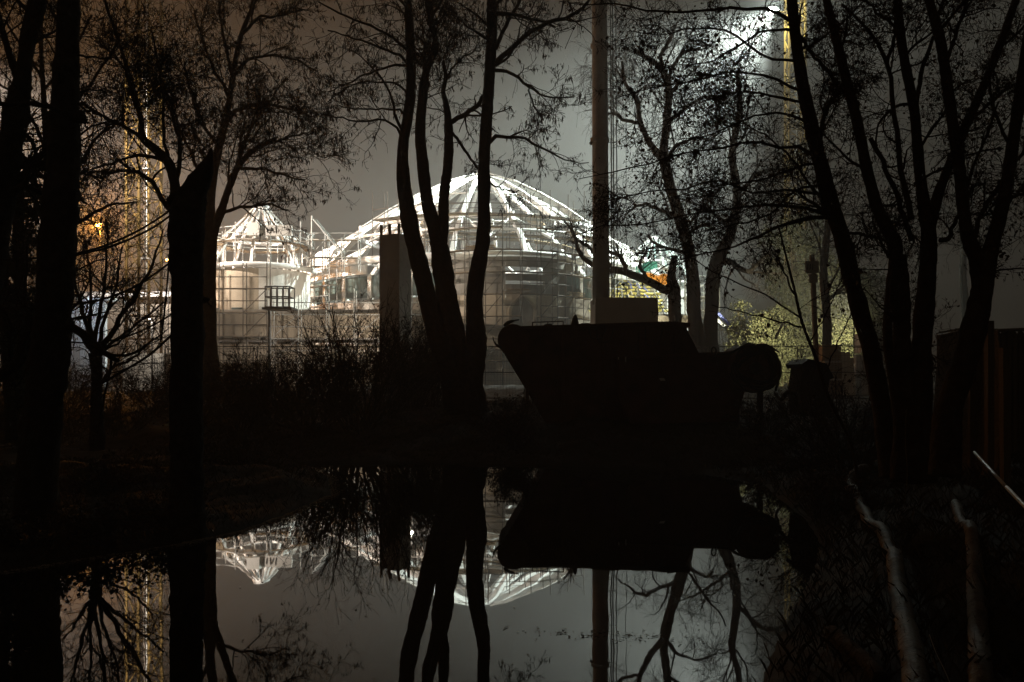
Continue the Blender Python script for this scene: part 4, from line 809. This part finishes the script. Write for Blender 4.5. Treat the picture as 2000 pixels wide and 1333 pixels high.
lmB = [[(1780, 430, 12), (1768, 380, 11), (1757, 300, 10), (1745, 200, 9), (1735, 130, 8), (1690, 55, 6), (1644, 8, 5)], [(1732, 126, 8), (1745, 80, 7), (1750, 30, 6)], [(1790, 200, 9), (1805, 120, 8), (1820, 80, 7), (1838, 20, 6), (1850, -30, 5)], [(1700, 270, 9), (1735, 340, 9), (1765, 420, 10), (1780, 470, 10)],
       [(1880, 250, 8), (1920, 215, 7), (1975, 170, 6), (2010, 150, 5)], [(1835, 470, 9), (1850, 470, 10), (1862, 440, 8), (1880, 400, 7), (1900, 360, 6)], [(1795, 290, 6), (1830, 240, 5), (1870, 200, 4)], [(1785, 360, 6), (1840, 330, 5), (1900, 300, 4), (1960, 290, 3)], [(1760, 60, 6), (1720, 30, 5), (1680, -10, 4)]]
tree('clump of black forking stems rising in the middle of the right bank', stB, lmB, 8.6, 32, (4.4, 8.6, .7), auto=(3, 4), tauto=(.4, .98), l1=(.5, 1.2), l2=(.3, .8), l3=(.2, .45), l4=(.08, .2), n2=(8, 11), n3=(5, 8), n4=(2, 4), leaves=1700, leaf=(.018, .045), pods=3000, pod=(.04, .08), podw=.006, rmin=.0024, drift=.5)
stC = [[(1845, 930, 60), (1856, 791, 50), (1873, 741, 46), (1896, 669, 44), (1912, 593, 42), (1922, 540, 36), (1932, 490, 30), (1948, 440, 26), (1963, 378, 24), (1980, 273, 22), (1998, 147, 20), (2012, 40, 16)],
       [(1915, 560, 30), (1905, 500, 28), (1893, 470, 26), (1883, 420, 23), (1875, 336, 22), (1862, 252, 20), (1850, 168, 19), (1837, 84, 18), (1814, 0, 16), (1790, -90, 12)]]
lmC = [[(1896, 490, 10), (1916, 420, 9), (1950, 361, 8), (1988, 310, 7), (2015, 280, 6)], [(1855, 200, 8), (1870, 250, 7), (1885, 300, 6)], [(1845, 130, 8), (1870, 60, 7), (1890, 0, 6)], [(1960, 400, 8), (1985, 380, 7), (2010, 350, 6)], [(1880, 400, 7), (1900, 330, 6), (1930, 260, 5), (1950, 200, 4)], [(1975, 300, 7), (1950, 240, 6), (1935, 180, 5), (1930, 120, 4)]]
tree('dark double trunk leaning right before the reed screen', stC, lmC, 8.0, 33, (4.6, 8.0, .7), auto=(3, 4), tauto=(.4, .98), l1=(.5, 1.1), l2=(.3, .8), l3=(.18, .42), l4=(.08, .2), n2=(7, 10), n3=(5, 7), n4=(2, 4), leaves=1500, leaf=(.018, .05), pods=500, pod=(.04, .08), podw=.006, rmin=.0023, drift=.5)
tree('thin leaning sapling crossing in front of the sign post', [[(1680, 960, 7), (1660, 860, 6), (1620, 780, 7), (1590, 690, 6), (1570, 640, 6), (1550, 560, 5), (1535, 500, 4), (1520, 440, 3)]], [[(1562, 620, 4), (1500, 580, 3.2), (1420, 545, 2.5), (1340, 500, 2)], [(1566, 640, 4), (1500, 622, 3), (1440, 608, 2.5), (1390, 596, 2)], [(1552, 575, 4), (1530, 530, 3), (1500, 470, 2)], [(1580, 670, 3), (1620, 600, 2.5), (1650, 530, 2)], [(1605, 740, 3), (1640, 660, 2.5), (1690, 560, 2)]],
     8.2, 34, (3.6, 8.2, .6), auto=(2, 3), l1=(.3, .8), l2=(.2, .5), l3=(.1, .3), l4=(.06, .14), n2=(3, 4), n3=(1, 3), n4=(0, 2), leaves=60, leaf=(.04, .07), rmin=.0022, name='sapling')

# -- the big old trees out in the mist
tree('huge crooked old tree in the mist with drooping fine twigs', [([(1372, 735, 70), (1362, 660, 32), (1356, 616, 27), (1354, 550, 26), (1348, 500, 24), (1330, 430, 22), (1306, 350, 20), (1298, 310, 18), (1303, 237, 15), (1306, 173, 13), (1294, 136, 11), (1269, 117, 9), (1238, 98, 7)], 60, 60), ([(1380, 735, 60), (1386, 650, 30), (1391, 590, 27), (1392, 550, 27), (1402, 508, 25), (1425, 460, 20), (1440, 380, 17), (1430, 300, 14), (1445, 220, 11), (1440, 140, 8)], 60, 60), ([(1300, 318, 14), (1284, 300, 13), (1266, 274, 12), (1250, 237, 10), (1244, 196, 9), (1222, 164, 7), (1215, 120, 5)], 60, 58)],
     [[(1400, 512, 14), (1420, 510, 13), (1449, 526, 11), (1462, 533, 10), (1478, 515, 8), (1495, 500, 6), (1520, 515, 4)], [(1296, 140, 9), (1290, 112, 8), (1307, 82, 7), (1320, 50, 5)], [(1306, 175, 8), (1320, 120, 7), (1340, 100, 6), (1373, 98, 4)], [(1303, 240, 9), (1340, 210, 8), (1380, 190, 6), (1420, 195, 4)], [(1250, 240, 8), (1220, 235, 7), (1195, 220, 5), (1180, 225, 4)], [(1330, 430, 10), (1290, 410, 8), (1250, 400, 6), (1220, 420, 4)], [(1440, 380, 10), (1480, 340, 8), (1520, 330, 6), (1560, 340, 4)], [(1300, 310, 9), (1330, 280, 7), (1360, 270, 5), (1400, 280, 4)]],
     60, 41, (14.6, 60, .9), auto=(8, 11), tauto=(.35, .98), l1=(3, 7.5), l2=(1.8, 4), l3=(1.2, 2.6), l4=(.6, 1.6), n2=(6, 8), n3=(5, 7), n4=(2, 4), droop=.08, rmin=.012, bark='bark', name='old_tree', group='old trees in the mist')
tree('stout short trunk in the mist sending one long limb left behind the mast', [([(1322, 735, 34), (1320, 660, 25), (1318, 600, 24), (1316, 565, 25), (1312, 545, 18), (1318, 500, 12)], 61, 61)],
     [([(1316, 572, 16), (1300, 566, 17), (1250, 543, 16), (1197, 528, 14), (1164, 522, 11), (1146, 510, 10), (1127, 488, 8), (1122, 462, 6), (1113, 443, 5), (1100, 430, 3)], 61, 59), ([(1224, 530, 11), (1212, 504, 9), (1196, 492, 8), (1178, 492, 5)], 60, 60), ([(1166, 505, 8), (1150, 482, 7), (1126, 467, 5), (1118, 440, 4)], 60, 60), ([(1265, 548, 8), (1250, 520, 6), (1262, 490, 4)], 60, 61)],
     61, 42, (12.6, 61, .9), auto=(0, 0), l2=(1, 2.6), l3=(.8, 1.8), l4=(.5, 1.2), n2=(5, 8), n3=(4, 6), n4=(2, 3), droop=.06, rmin=.011, bark='bark', name='old_tree', group='old trees in the mist')
for k, (px, d, w, lab, top) in enumerate(((1885, 75, 15, 'faint misty tree behind the forking stems at the right', 250), (1612, 45, 17, 'dim straight trunk just right of the sign post', 380), (70, 70, 26, 'dim tree in the brown mist at the left edge', 420))):
    tree(lab, [([(px, 745, w*1.3), (px + 3, 640, w), (px - 4, 520, w*.85), (px + 5, 420, w*.6), (px, top, w*.3)], d, d)], [], d, 50 + k, P(px, 0, d) * [1, 1, 0] + [0, 0, .85], auto=(9, 12), tauto=(.35, .98), l1=(3, 6), l2=(1.5, 3.5), l3=(.9, 2), l4=(.5, 1.2), n2=(5, 7), n3=(4, 5), n4=(2, 3), rmin=.012, bark='bark_grey', droop=.03, group='dim trees in the mist')

# -- green bushes and dense trees lit at the right
def leafy(label, name, px, py0, d, h, w, seed, nl, m, wood='tan', leaf=(.1, .22), stems=9, spread=.2, group='lit bushes at the right', dep=None):
    r = np.random.default_rng(seed); q = P(px, 0, d); t = thing(name, label, 'bush' if h < 6 else 'tree', (q[0], d, .85), group)
    a = r.uniform(0, 6.28, stems); base = np.c_[q[0] + .15*w*np.cos(a), d + .15*w*np.sin(a), 0*a + .8]
    tip = np.c_[q[0] + .5*w*np.cos(a) * r.uniform(.3, 1, stems), d + .5*(dep or w)*np.sin(a) * r.uniform(.3, 1, stems), .8 + h * r.uniform(.75, 1, stems)]
    u = np.linspace(0, 1, 10)[None, :, None]; SP = base[:, None] * (1 - u) + tip[:, None] * u + np.cumsum(r.normal(0, .03*h/6, (stems, 10, 3)), 1); SR = np.linspace(.05, .012, 10)[None].repeat(stems, 0) * h / 4
    a2, b2 = offshoots(SP, SR, 9, 13, .1, 1, 55, 14, .2*w, .42*w, 8, r, .03, .15, .55, .012)
    a3, b3 = offshoots(a2, b2, 6, 9, .1, 1, 50, 16, .08*w, .22*w, 5, r, .02, .2, .6, .009)
    part('stems', mesh_arr('stems', *join([tubes(SP, SR, 6), tubes(a2, b2, 4), tubes(a3, b3, 3)])), wood, t)
    part('foliage', mesh_arr('foliage', *dead_leaves(np.concatenate([a3]), r, nl, leaf[0], leaf[1], spread), smooth=False), m, t, kind='stuff')
leafy('rounded light green bush right of the blue beams', 'bush', 1490, 0, 62, 6.3, 5.2, 61, 15000, 'green', dep=4)
leafy('pale green bush lit brightly behind the grey prop', 'bush', 1540, 0, 66, 5.2, 5.5, 62, 14000, 'green', dep=4)
leafy('thin tan bush of bare twigs next to the blue beams', 'bush', 1442, 0, 69, 6.0, 4.0, 63, 2500, 'tan', leaf=(.05, .1))
leafy('tall yellowish evergreen around the right crane mast', 'evergreen_tree', 1565, 0, 78, 15.5, 6.0, 64, 22000, 'green', spread=.4, leaf=(.15, .32), stems=12)
leafy('dark green dense tree behind the sign post', 'evergreen_tree', 1630, 0, 74, 11.0, 7.0, 65, 20000, 'green', spread=.4, leaf=(.15, .3), stems=12)
leafy('low green bush behind the fence right of the sign post', 'bush', 1680, 0, 60, 5.0, 5.0, 66, 9000, 'green')

# -- bare shrubs on the far bank
def shrub(label, px, d, h, w, seed, stems=22, dens=1.0, leaves=0, group='bare shrubs on the far bank', rmin=.0055, z=None):
    r = np.random.default_rng(seed); q = P(px, 0, d); zz = gz(q[0], d) - .05 if z is None else z; t = thing('shrub', label, 'shrub', (q[0], d, zz), group)
    a = r.uniform(0, 6.28, stems); rad = np.sqrt(r.uniform(0, 1, stems)); base = np.c_[q[0] + .12*w*rad*np.cos(a), d + .12*w*rad*np.sin(a), 0*a + zz]
    tip = base + np.c_[.5*w*rad*np.cos(a), .4*w*rad*np.sin(a), h * r.uniform(.65, 1.0, stems) * (1 - .3*rad)]
    u = np.linspace(0, 1, 10)[None, :, None]; SP = base[:, None] * (1 - u) + tip[:, None] * u + np.cumsum(r.normal(0, .015*h, (stems, 10, 3)), 1); SR = np.linspace(.018, .006, 10)[None].repeat(stems, 0) * h / 2.5
    a2, b2 = offshoots(SP, SR, int(7*dens), int(11*dens), .12, 1, 34, 12, .2*h, .45*h, 7, r, .05, .12, .6, rmin*1.1)
    a3, b3 = offshoots(a2, b2, 3, 6, .1, 1, 38, 14, .08*h, .22*h, 5, r, .03, .16, .65, rmin)
    part('stems', mesh_arr('stems', *tubes(SP, SR, 5)), 'bark', t); tw_ = part('twigs', mesh_arr('twigs', *join([tubes(a2, b2, 3), tubes(a3, b3, 3)])), 'twig', t)
    if leaves: part('leaves', mesh_arr('leaves', *dead_leaves(a3, r, leaves, .03, .07, .05), smooth=False), 'leaf', t, kind='stuff')
SH = [(470, 21.5, 2.3, 2.4, 'dense bare shrub on the bank just right of the grey trunk'), (535, 23, 2.6, 2.6, 'dense bare shrub below the smaller dome'), (600, 21, 2.3, 2.4, 'rounded bare shrub left of the tallest shrub'), (650, 24, 2.7, 2.6, 'bare shrub before the terrace building'), (700, 21.5, 4.1, 3.0, 'tallest bare shrub with upright shoots before the pillar'),
      (755, 23.5, 2.6, 2.6, 'bare shrub at the foot of the pillar'), (805, 25.5, 3.3, 2.4, 'bare shrub between the pillar and the leaning stems'), (845, 26.5, 2.8, 2.0, 'bare shrub close behind the leaning stems'), (430, 24, 2.0, 2.2, 'low shrub at the foot of the grey trunk'), (970, 20.5, 1.2, 1.6, 'low shrub beside the sloping skip end'), (1010, 19.2, .9, 1.4, 'small shrub below the sloping skip end')]
for k, (px, d, h, w, lab) in enumerate(SH): shrub(lab, px, d, h, w, 70 + k, stems=26 if h > 2.2 else 20, dens=1.3 if k != 4 else 1.0, leaves=700)
for k, (px, d, h, w, lab) in enumerate(((30, 22, 1.7, 3.0, 'low dark thicket at the left edge beneath the limb'), (130, 24, 1.9, 3.0, 'low dark thicket left of the small fan tree'), (225, 21, 1.4, 2.8, 'low dark thicket behind the marker stake'), (300, 25, 1.9, 2.8, 'low dark thicket left of the snag'), (375, 22, 1.6, 2.6, 'low dark thicket behind the snag'), (80, 19, 1.2, 2.6, 'dark brambles behind the straight trunk'))):
    shrub(lab, px, d, h, w, 110 + k, stems=30, dens=1.3, leaves=900)
for k, (px, d, h, w, lab) in enumerate(((70, 8.7, .45, 1.6, 'brambles overhanging the water below the straight trunk'), (215, 9.2, .5, 1.6, 'brambles overhanging the water between straight trunk and snag'), (300, 9.9, .45, 1.4, 'brambles at the water edge left of the snag'))):
    shrub(lab, px, d, h, w, 120 + k, stems=26, dens=1.2, leaves=600, rmin=.0028)
shrub('scrubby twigs under the drum end of the lower skip', 1500, 19.2, 1.1, 1.8, 131, stems=24, leaves=300); shrub('thin shrub right of the dark machine', 1635, 16.5, 1.5, 1.6, 132, stems=22, leaves=250, rmin=.0045)
shrub('open twiggy shrub left of the right bank trunks', 1660, 12.5, 2.0, 1.8, 91, stems=24, leaves=250, rmin=.0035); shrub('low twiggy shrub at the water edge below the sign post', 1590, 13.5, 1.1, 1.8, 92, stems=22, leaves=250, rmin=.0035); shrub('thin brambles hanging over the right waterline', 1600, 10.5, .9, 1.6, 93, stems=22, leaves=350, rmin=.003)
shrub('low brambles on the left spur by the straight trunk', 160, 12, .7, 2.2, 94, stems=24, leaves=500, rmin=.003); shrub('low brambles on the tip of the left spur', 470, 14.5, .7, 2.0, 95, stems=24, leaves=500, rmin=.003); shrub('leafy brambles before the snag', 300, 12.5, .6, 2.2, 96, stems=24, leaves=600, rmin=.003)

# ------------------------------------------------------------------ right bank: reed screen, posts, pipes
scr = thing('reed_screen', 'brown reed matting screen hung on posts behind the right trunks', 'screen', (6.2, 11, .7))
sv, sf = [], []
x0, x1 = P(1828, 0, 11.6)[0], P(1942, 0, 10.4)[0]; ns = 60
for i in range(ns + 1):
    u = i / ns; x = x0 + (x1 - x0)*u; y = 11.6 - 1.2*u + .05*math.sin(i*.9) + .03*math.sin(i*2.3); zt = P(0, 652 - 6*u - 8*math.sin(u*3.14), y)[2]
    for j in range(9): w = j/8; sv.append((x + .1*u*math.sin(w*3.1), y + .06*math.sin(w*5 + i*.3), .6 + (zt - .6)*w))
for i in range(ns):
    for j in range(8): sf.append((i*9+j, i*9+j+1, i*9+j+10, i*9+j+9))
mo = part('matting', mesh_py('matting', sv, sf, False), 'reed', scr); sm = mo.modifiers.new('thickness', 'SOLIDIFY'); sm.thickness = .015
for px, py, d, w in ((1868, 645, 11.3, .07), (1925, 628, 10.3, .08), (1890, 660, 10.9, .06)): q = P(px, py, d); beam('post', (q[0], d - .08, .5), (q[0], d - .08, q[2]), w, w, 'timber', scr)
part('top_pole', tube_mesh('top_pole', resample([P(1828, 655, 11.5), P(1850, 652, 11.3), P(1872, 646, 11.1)], 8), .014, 6), 'rod', scr)
sc2 = thing('reed_screen', 'second dark reed screen at the right picture edge', 'screen', (7.6, 11.5, .7))
q0, q1 = P(1945, 0, 12)[0], P(2030, 0, 12)[0]
for k in range(22): xx = q0 + (q1 - q0)*k/22; box('reed_bundle', (xx, 12 + .02*(k % 3), .6), (xx + (q1 - q0)/22 - .004, 12.05 + .02*(k % 3), P(0, 642 + 3*(k % 4), 12)[2]), 'timber', sc2)
bar('top_rail', (q0, 11.97, P(0, 646, 12)[2]), (q1, 11.97, P(0, 643, 12)[2]), .025, 'timber', sc2)
o = solo('fence_post', mesh_py('fence_post', _bv, _bf), 'timber', 'black square post standing alone before the edge screen', 'post'); q = P(1962, 680, 9.6); o.matrix_basis = span((q[0] + .01, 9.6, .4), q, .085, .085)
def laid(pts, r, n=40):
    """a pipe lying on the ground along (px,py) picks: height follows the ground"""
    w = []
    for px, py, z in pts:
        for _ in range(8): d = (CAMZ - z) * F / (py - HOR); z = gz((px - 1000)/F*d, d) + r * .8
        w.append(((px - 1000)/F*d, d, z))
    w = resample(w, n)[:, :3]; g = ground_z(w[:, 0], w[:, 1]); w[:, 2] = g + r * .8; return w
def pipe(label, pts, r, m, name='pipe', n=60):
    w = laid(pts, r, n); w[1:-1, 2] = (w[:-2, 2] + w[1:-1, 2] + w[2:, 2]) / 3; rr = r * (1 + .05*np.sin(np.arange(n)*2.2)); return solo(name, tube_mesh(name, w, rr, 14), m, label, 'pipe', 'pipes on the right bank')
pipe('thick muddy pipe snaking down the right bank to the picture edge', [(1690, 915, .85), (1664, 940, .85), (1678, 985, .85), (1700, 1025, .85), (1735, 1070, .82), (1752, 1130, .8), (1768, 1220, .78), (1790, 1340, .75), (1800, 1420, .72)], .068, 'pipe')
pipe('second dark muddy pipe nearer the right picture edge', [(1866, 985, .9), (1875, 1015, .9), (1895, 1050, .9), (1903, 1090, .9), (1906, 1160, .9), (1912, 1260, .9), (1918, 1400, .9)], .058, 'pipe')
w = np.array([P(1903, 884, 8.6), P(1962, 948, 7.3)]); solo('conduit', tube_mesh('conduit', resample(w, 4), .016, 8), 'rod', 'pale straight conduit slanting down at the right edge, upper length', 'conduit', 'conduit lengths at the right edge')
w = np.array([P(1966, 952, 7.25), P(2060, 1050, 6.0)]); solo('conduit', tube_mesh('conduit', resample(w, 4), .018, 8), 'rod', 'pale straight conduit slanting out of the right picture edge, lower length', 'conduit', 'conduit lengths at the right edge')
for k, pts in enumerate(([(1770, 800, 2.2), (1768, 860, 2.2), (1772, 930, 2), (1766, 985, 2)], [(1815, 1240, 3), (1828, 1275, 3), (1845, 1310, 3), (1860, 1345, 3)])):
    p, q = pxline(pts, 6.9 if k == 0 else 3.6, None, 10); solo('dry_stalk', tube_mesh('dry_stalk', p, q*.5, 5), 'rod' if k else 'tan', ['pale upright dry stalk before the middle trunks on the right bank', 'thin curved bright stalk at the bottom right corner'][k], 'stalk')
pipe('short brown fallen branch lying at the bottom right corner', [(1625, 1235, .6), (1660, 1265, .6), (1700, 1300, .6), (1722, 1330, .6)], .045, 'bark', 'fallen_branch')

# -- slack ropes between the left trunks
def rope(label, pts, d0, d1, r=.012):
    p, _ = pxline([(a, b_, 1) for a, b_ in pts], d0, d1, 24); solo('rope', tube_mesh('rope', p, r, 6), 'rope', label, 'rope', 'slack ropes between the left trunks')
rope('upper of the paired ropes strung from straight trunk to snag', [(148, 496), (200, 482), (260, 456), (305, 430), (340, 405)], 9.3, 9.5); rope('lower of the paired ropes strung from straight trunk to snag', [(148, 499), (210, 484), (270, 460), (310, 438), (342, 414)], 9.35, 9.55)
rope('rope sagging to the snag at mid height', [(137, 596), (200, 585), (260, 562), (310, 530), (336, 510)], 9.3, 9.5); rope('rope sagging low between straight trunk and snag', [(128, 668), (180, 670), (240, 660), (300, 635), (336, 614)], 9.3, 9.5, .011)
rope('lowest heavy rope rising to the foot of the snag', [(200, 748), (250, 720), (290, 695), (335, 655)], 9.2, 9.5, .016); rope('rope end hanging from the snag to the low rope', [(330, 510), (326, 560), (320, 620), (314, 668)], 9.4, 9.3, .011)
rope('rope leaving the picture at the left above the limb', [(-20, 507), (30, 508), (75, 504)], 9.6, 9.35, .011); rope('rope leaving the picture at the left, second one down', [(-20, 605), (30, 604), (70, 602)], 9.6, 9.35, .012)

# ------------------------------------------------------------------ ground cover and floating leaves
def blades(n_, xr, yr, seed, hmin, hmax, cond):
    r = np.random.default_rng(seed); x = r.uniform(*xr, n_); y = r.uniform(*yr, n_); s = shore_dist(x, y); k = cond(x, y, s); x, y = x[k], y[k]; z = ground_z(x, y) - .02; K = len(x)
    h = r.uniform(hmin, hmax, K); a = r.uniform(0, 6.28, K); le = r.normal(0, .45, (K, 2)) * h[:, None]; w = r.uniform(.0015, .004, K)
    b0 = np.c_[x - w*np.cos(a), y - w*np.sin(a), z]; b1 = np.c_[x + w*np.cos(a), y + w*np.sin(a), z]; m = np.c_[x + le[:, 0]*.4, y + le[:, 1]*.4, z + h*.6]; e = np.c_[x + le[:, 0], y + le[:, 1], z + h]
    return np.stack([b0, b1, e, m], 1).reshape(-1, 3), np.arange(4*K).reshape(K, 4)
solo('grass', mesh_arr('grass', *join([blades(34000, (-9, 7), (14, 30), 1, .04, .17, lambda x, y, s: (s > .05)), blades(18000, (-9, -2.5), (7, 16), 2, .03, .12, lambda x, y, s: s > .03), blades(34000, (1.2, 9), (3.2, 16), 3, .04, .19, lambda x, y, s: s > .03)]), smooth=False), 'grass', 'dry tangled grass and weeds covering the pond banks', 'grass', kind='stuff')
def floaters(n_, seed):
    r = np.random.default_rng(seed); x = r.uniform(-4, 4, n_); y = r.uniform(5, 16, n_); x[:n_//3] = r.normal(.75, .35, n_//3); y[:n_//3] = 6.05 + r.normal(0, .07, n_//3) + (x[:n_//3] - .7) * -.15
    k = shore_dist(x, y) < -.15; x, y = x[k], y[k]; K = len(x); s = r.uniform(.008, .022, K); a = r.uniform(0, 6.28, K); c, q = np.cos(a)*s, np.sin(a)*s; z = np.full(K, .006)
    return np.stack([np.c_[x - c, y - q, z], np.c_[x + q*.5, y - c*.5, z], np.c_[x + c, y + q, z + .004], np.c_[x - q*.5, y + c*.5, z]], 1).reshape(-1, 3), np.arange(4*K).reshape(K, 4)
def margin(n_, seed):
    r = np.random.default_rng(seed); k = r.integers(2, 8, n_); u = r.uniform(0, 1, n_)[:, None]; p = SHORE[k] * (1 - u) + SHORE[k + 1] * u; p = p + r.normal(0, .07, p.shape)
    p = p[shore_dist(p[:, 0], p[:, 1]) < .06]; K = len(p); s = r.uniform(.006, .02, K); a = r.uniform(0, 6.28, K); c, q = np.cos(a)*s, np.sin(a)*s; z = np.full(K, .012); x, y = p[:, 0], p[:, 1]
    return np.stack([np.c_[x - c, y - q, z], np.c_[x + q*.6, y - c*.6, z], np.c_[x + c, y + q, z + .006], np.c_[x - q*.6, y + c*.6, z]], 1).reshape(-1, 3), np.arange(4*K).reshape(K, 4)
solo('floating_leaves', mesh_arr('floating_leaves', *floaters(380, 5), smooth=False), 'leaf', 'scattered dead leaves and scum floating on the pond', 'leaves', kind='stuff')
solo('shore_litter', mesh_arr('shore_litter', *margin(5000, 6), smooth=False), 'straw', 'pale litter washed up along the edge of the left spur', 'litter', kind='stuff')

# ------------------------------------------------------------------ night mist
hz = bpy.data.materials.new('mist'); hz.use_nodes = True; hn = hz.node_tree.nodes; hn.clear()
ho = hn.new('ShaderNodeOutputMaterial'); hv = hn.new('ShaderNodeVolumePrincipled'); hv.inputs['Color'].default_value = (.93, .93, .92, 1); hv.inputs['Density'].default_value = FOG; hv.inputs['Anisotropy'].default_value = 0.35
hz.node_tree.links.new(hv.outputs[0], ho.inputs['Volume'])
try: hz.cycles.homogeneous_volume = True
except Exception: pass
try: hz.volume_intersection_method = 'FAST'
except Exception: pass
M['haze'] = hz
hx = [(x, y, z) for z in (-2, 54) for y in (-70, 430) for x in (-350, 350)]
solo('haze', mesh_py('haze', hx, _bf), 'haze', 'thin night mist lit by the floodlights', None, kind='stuff')
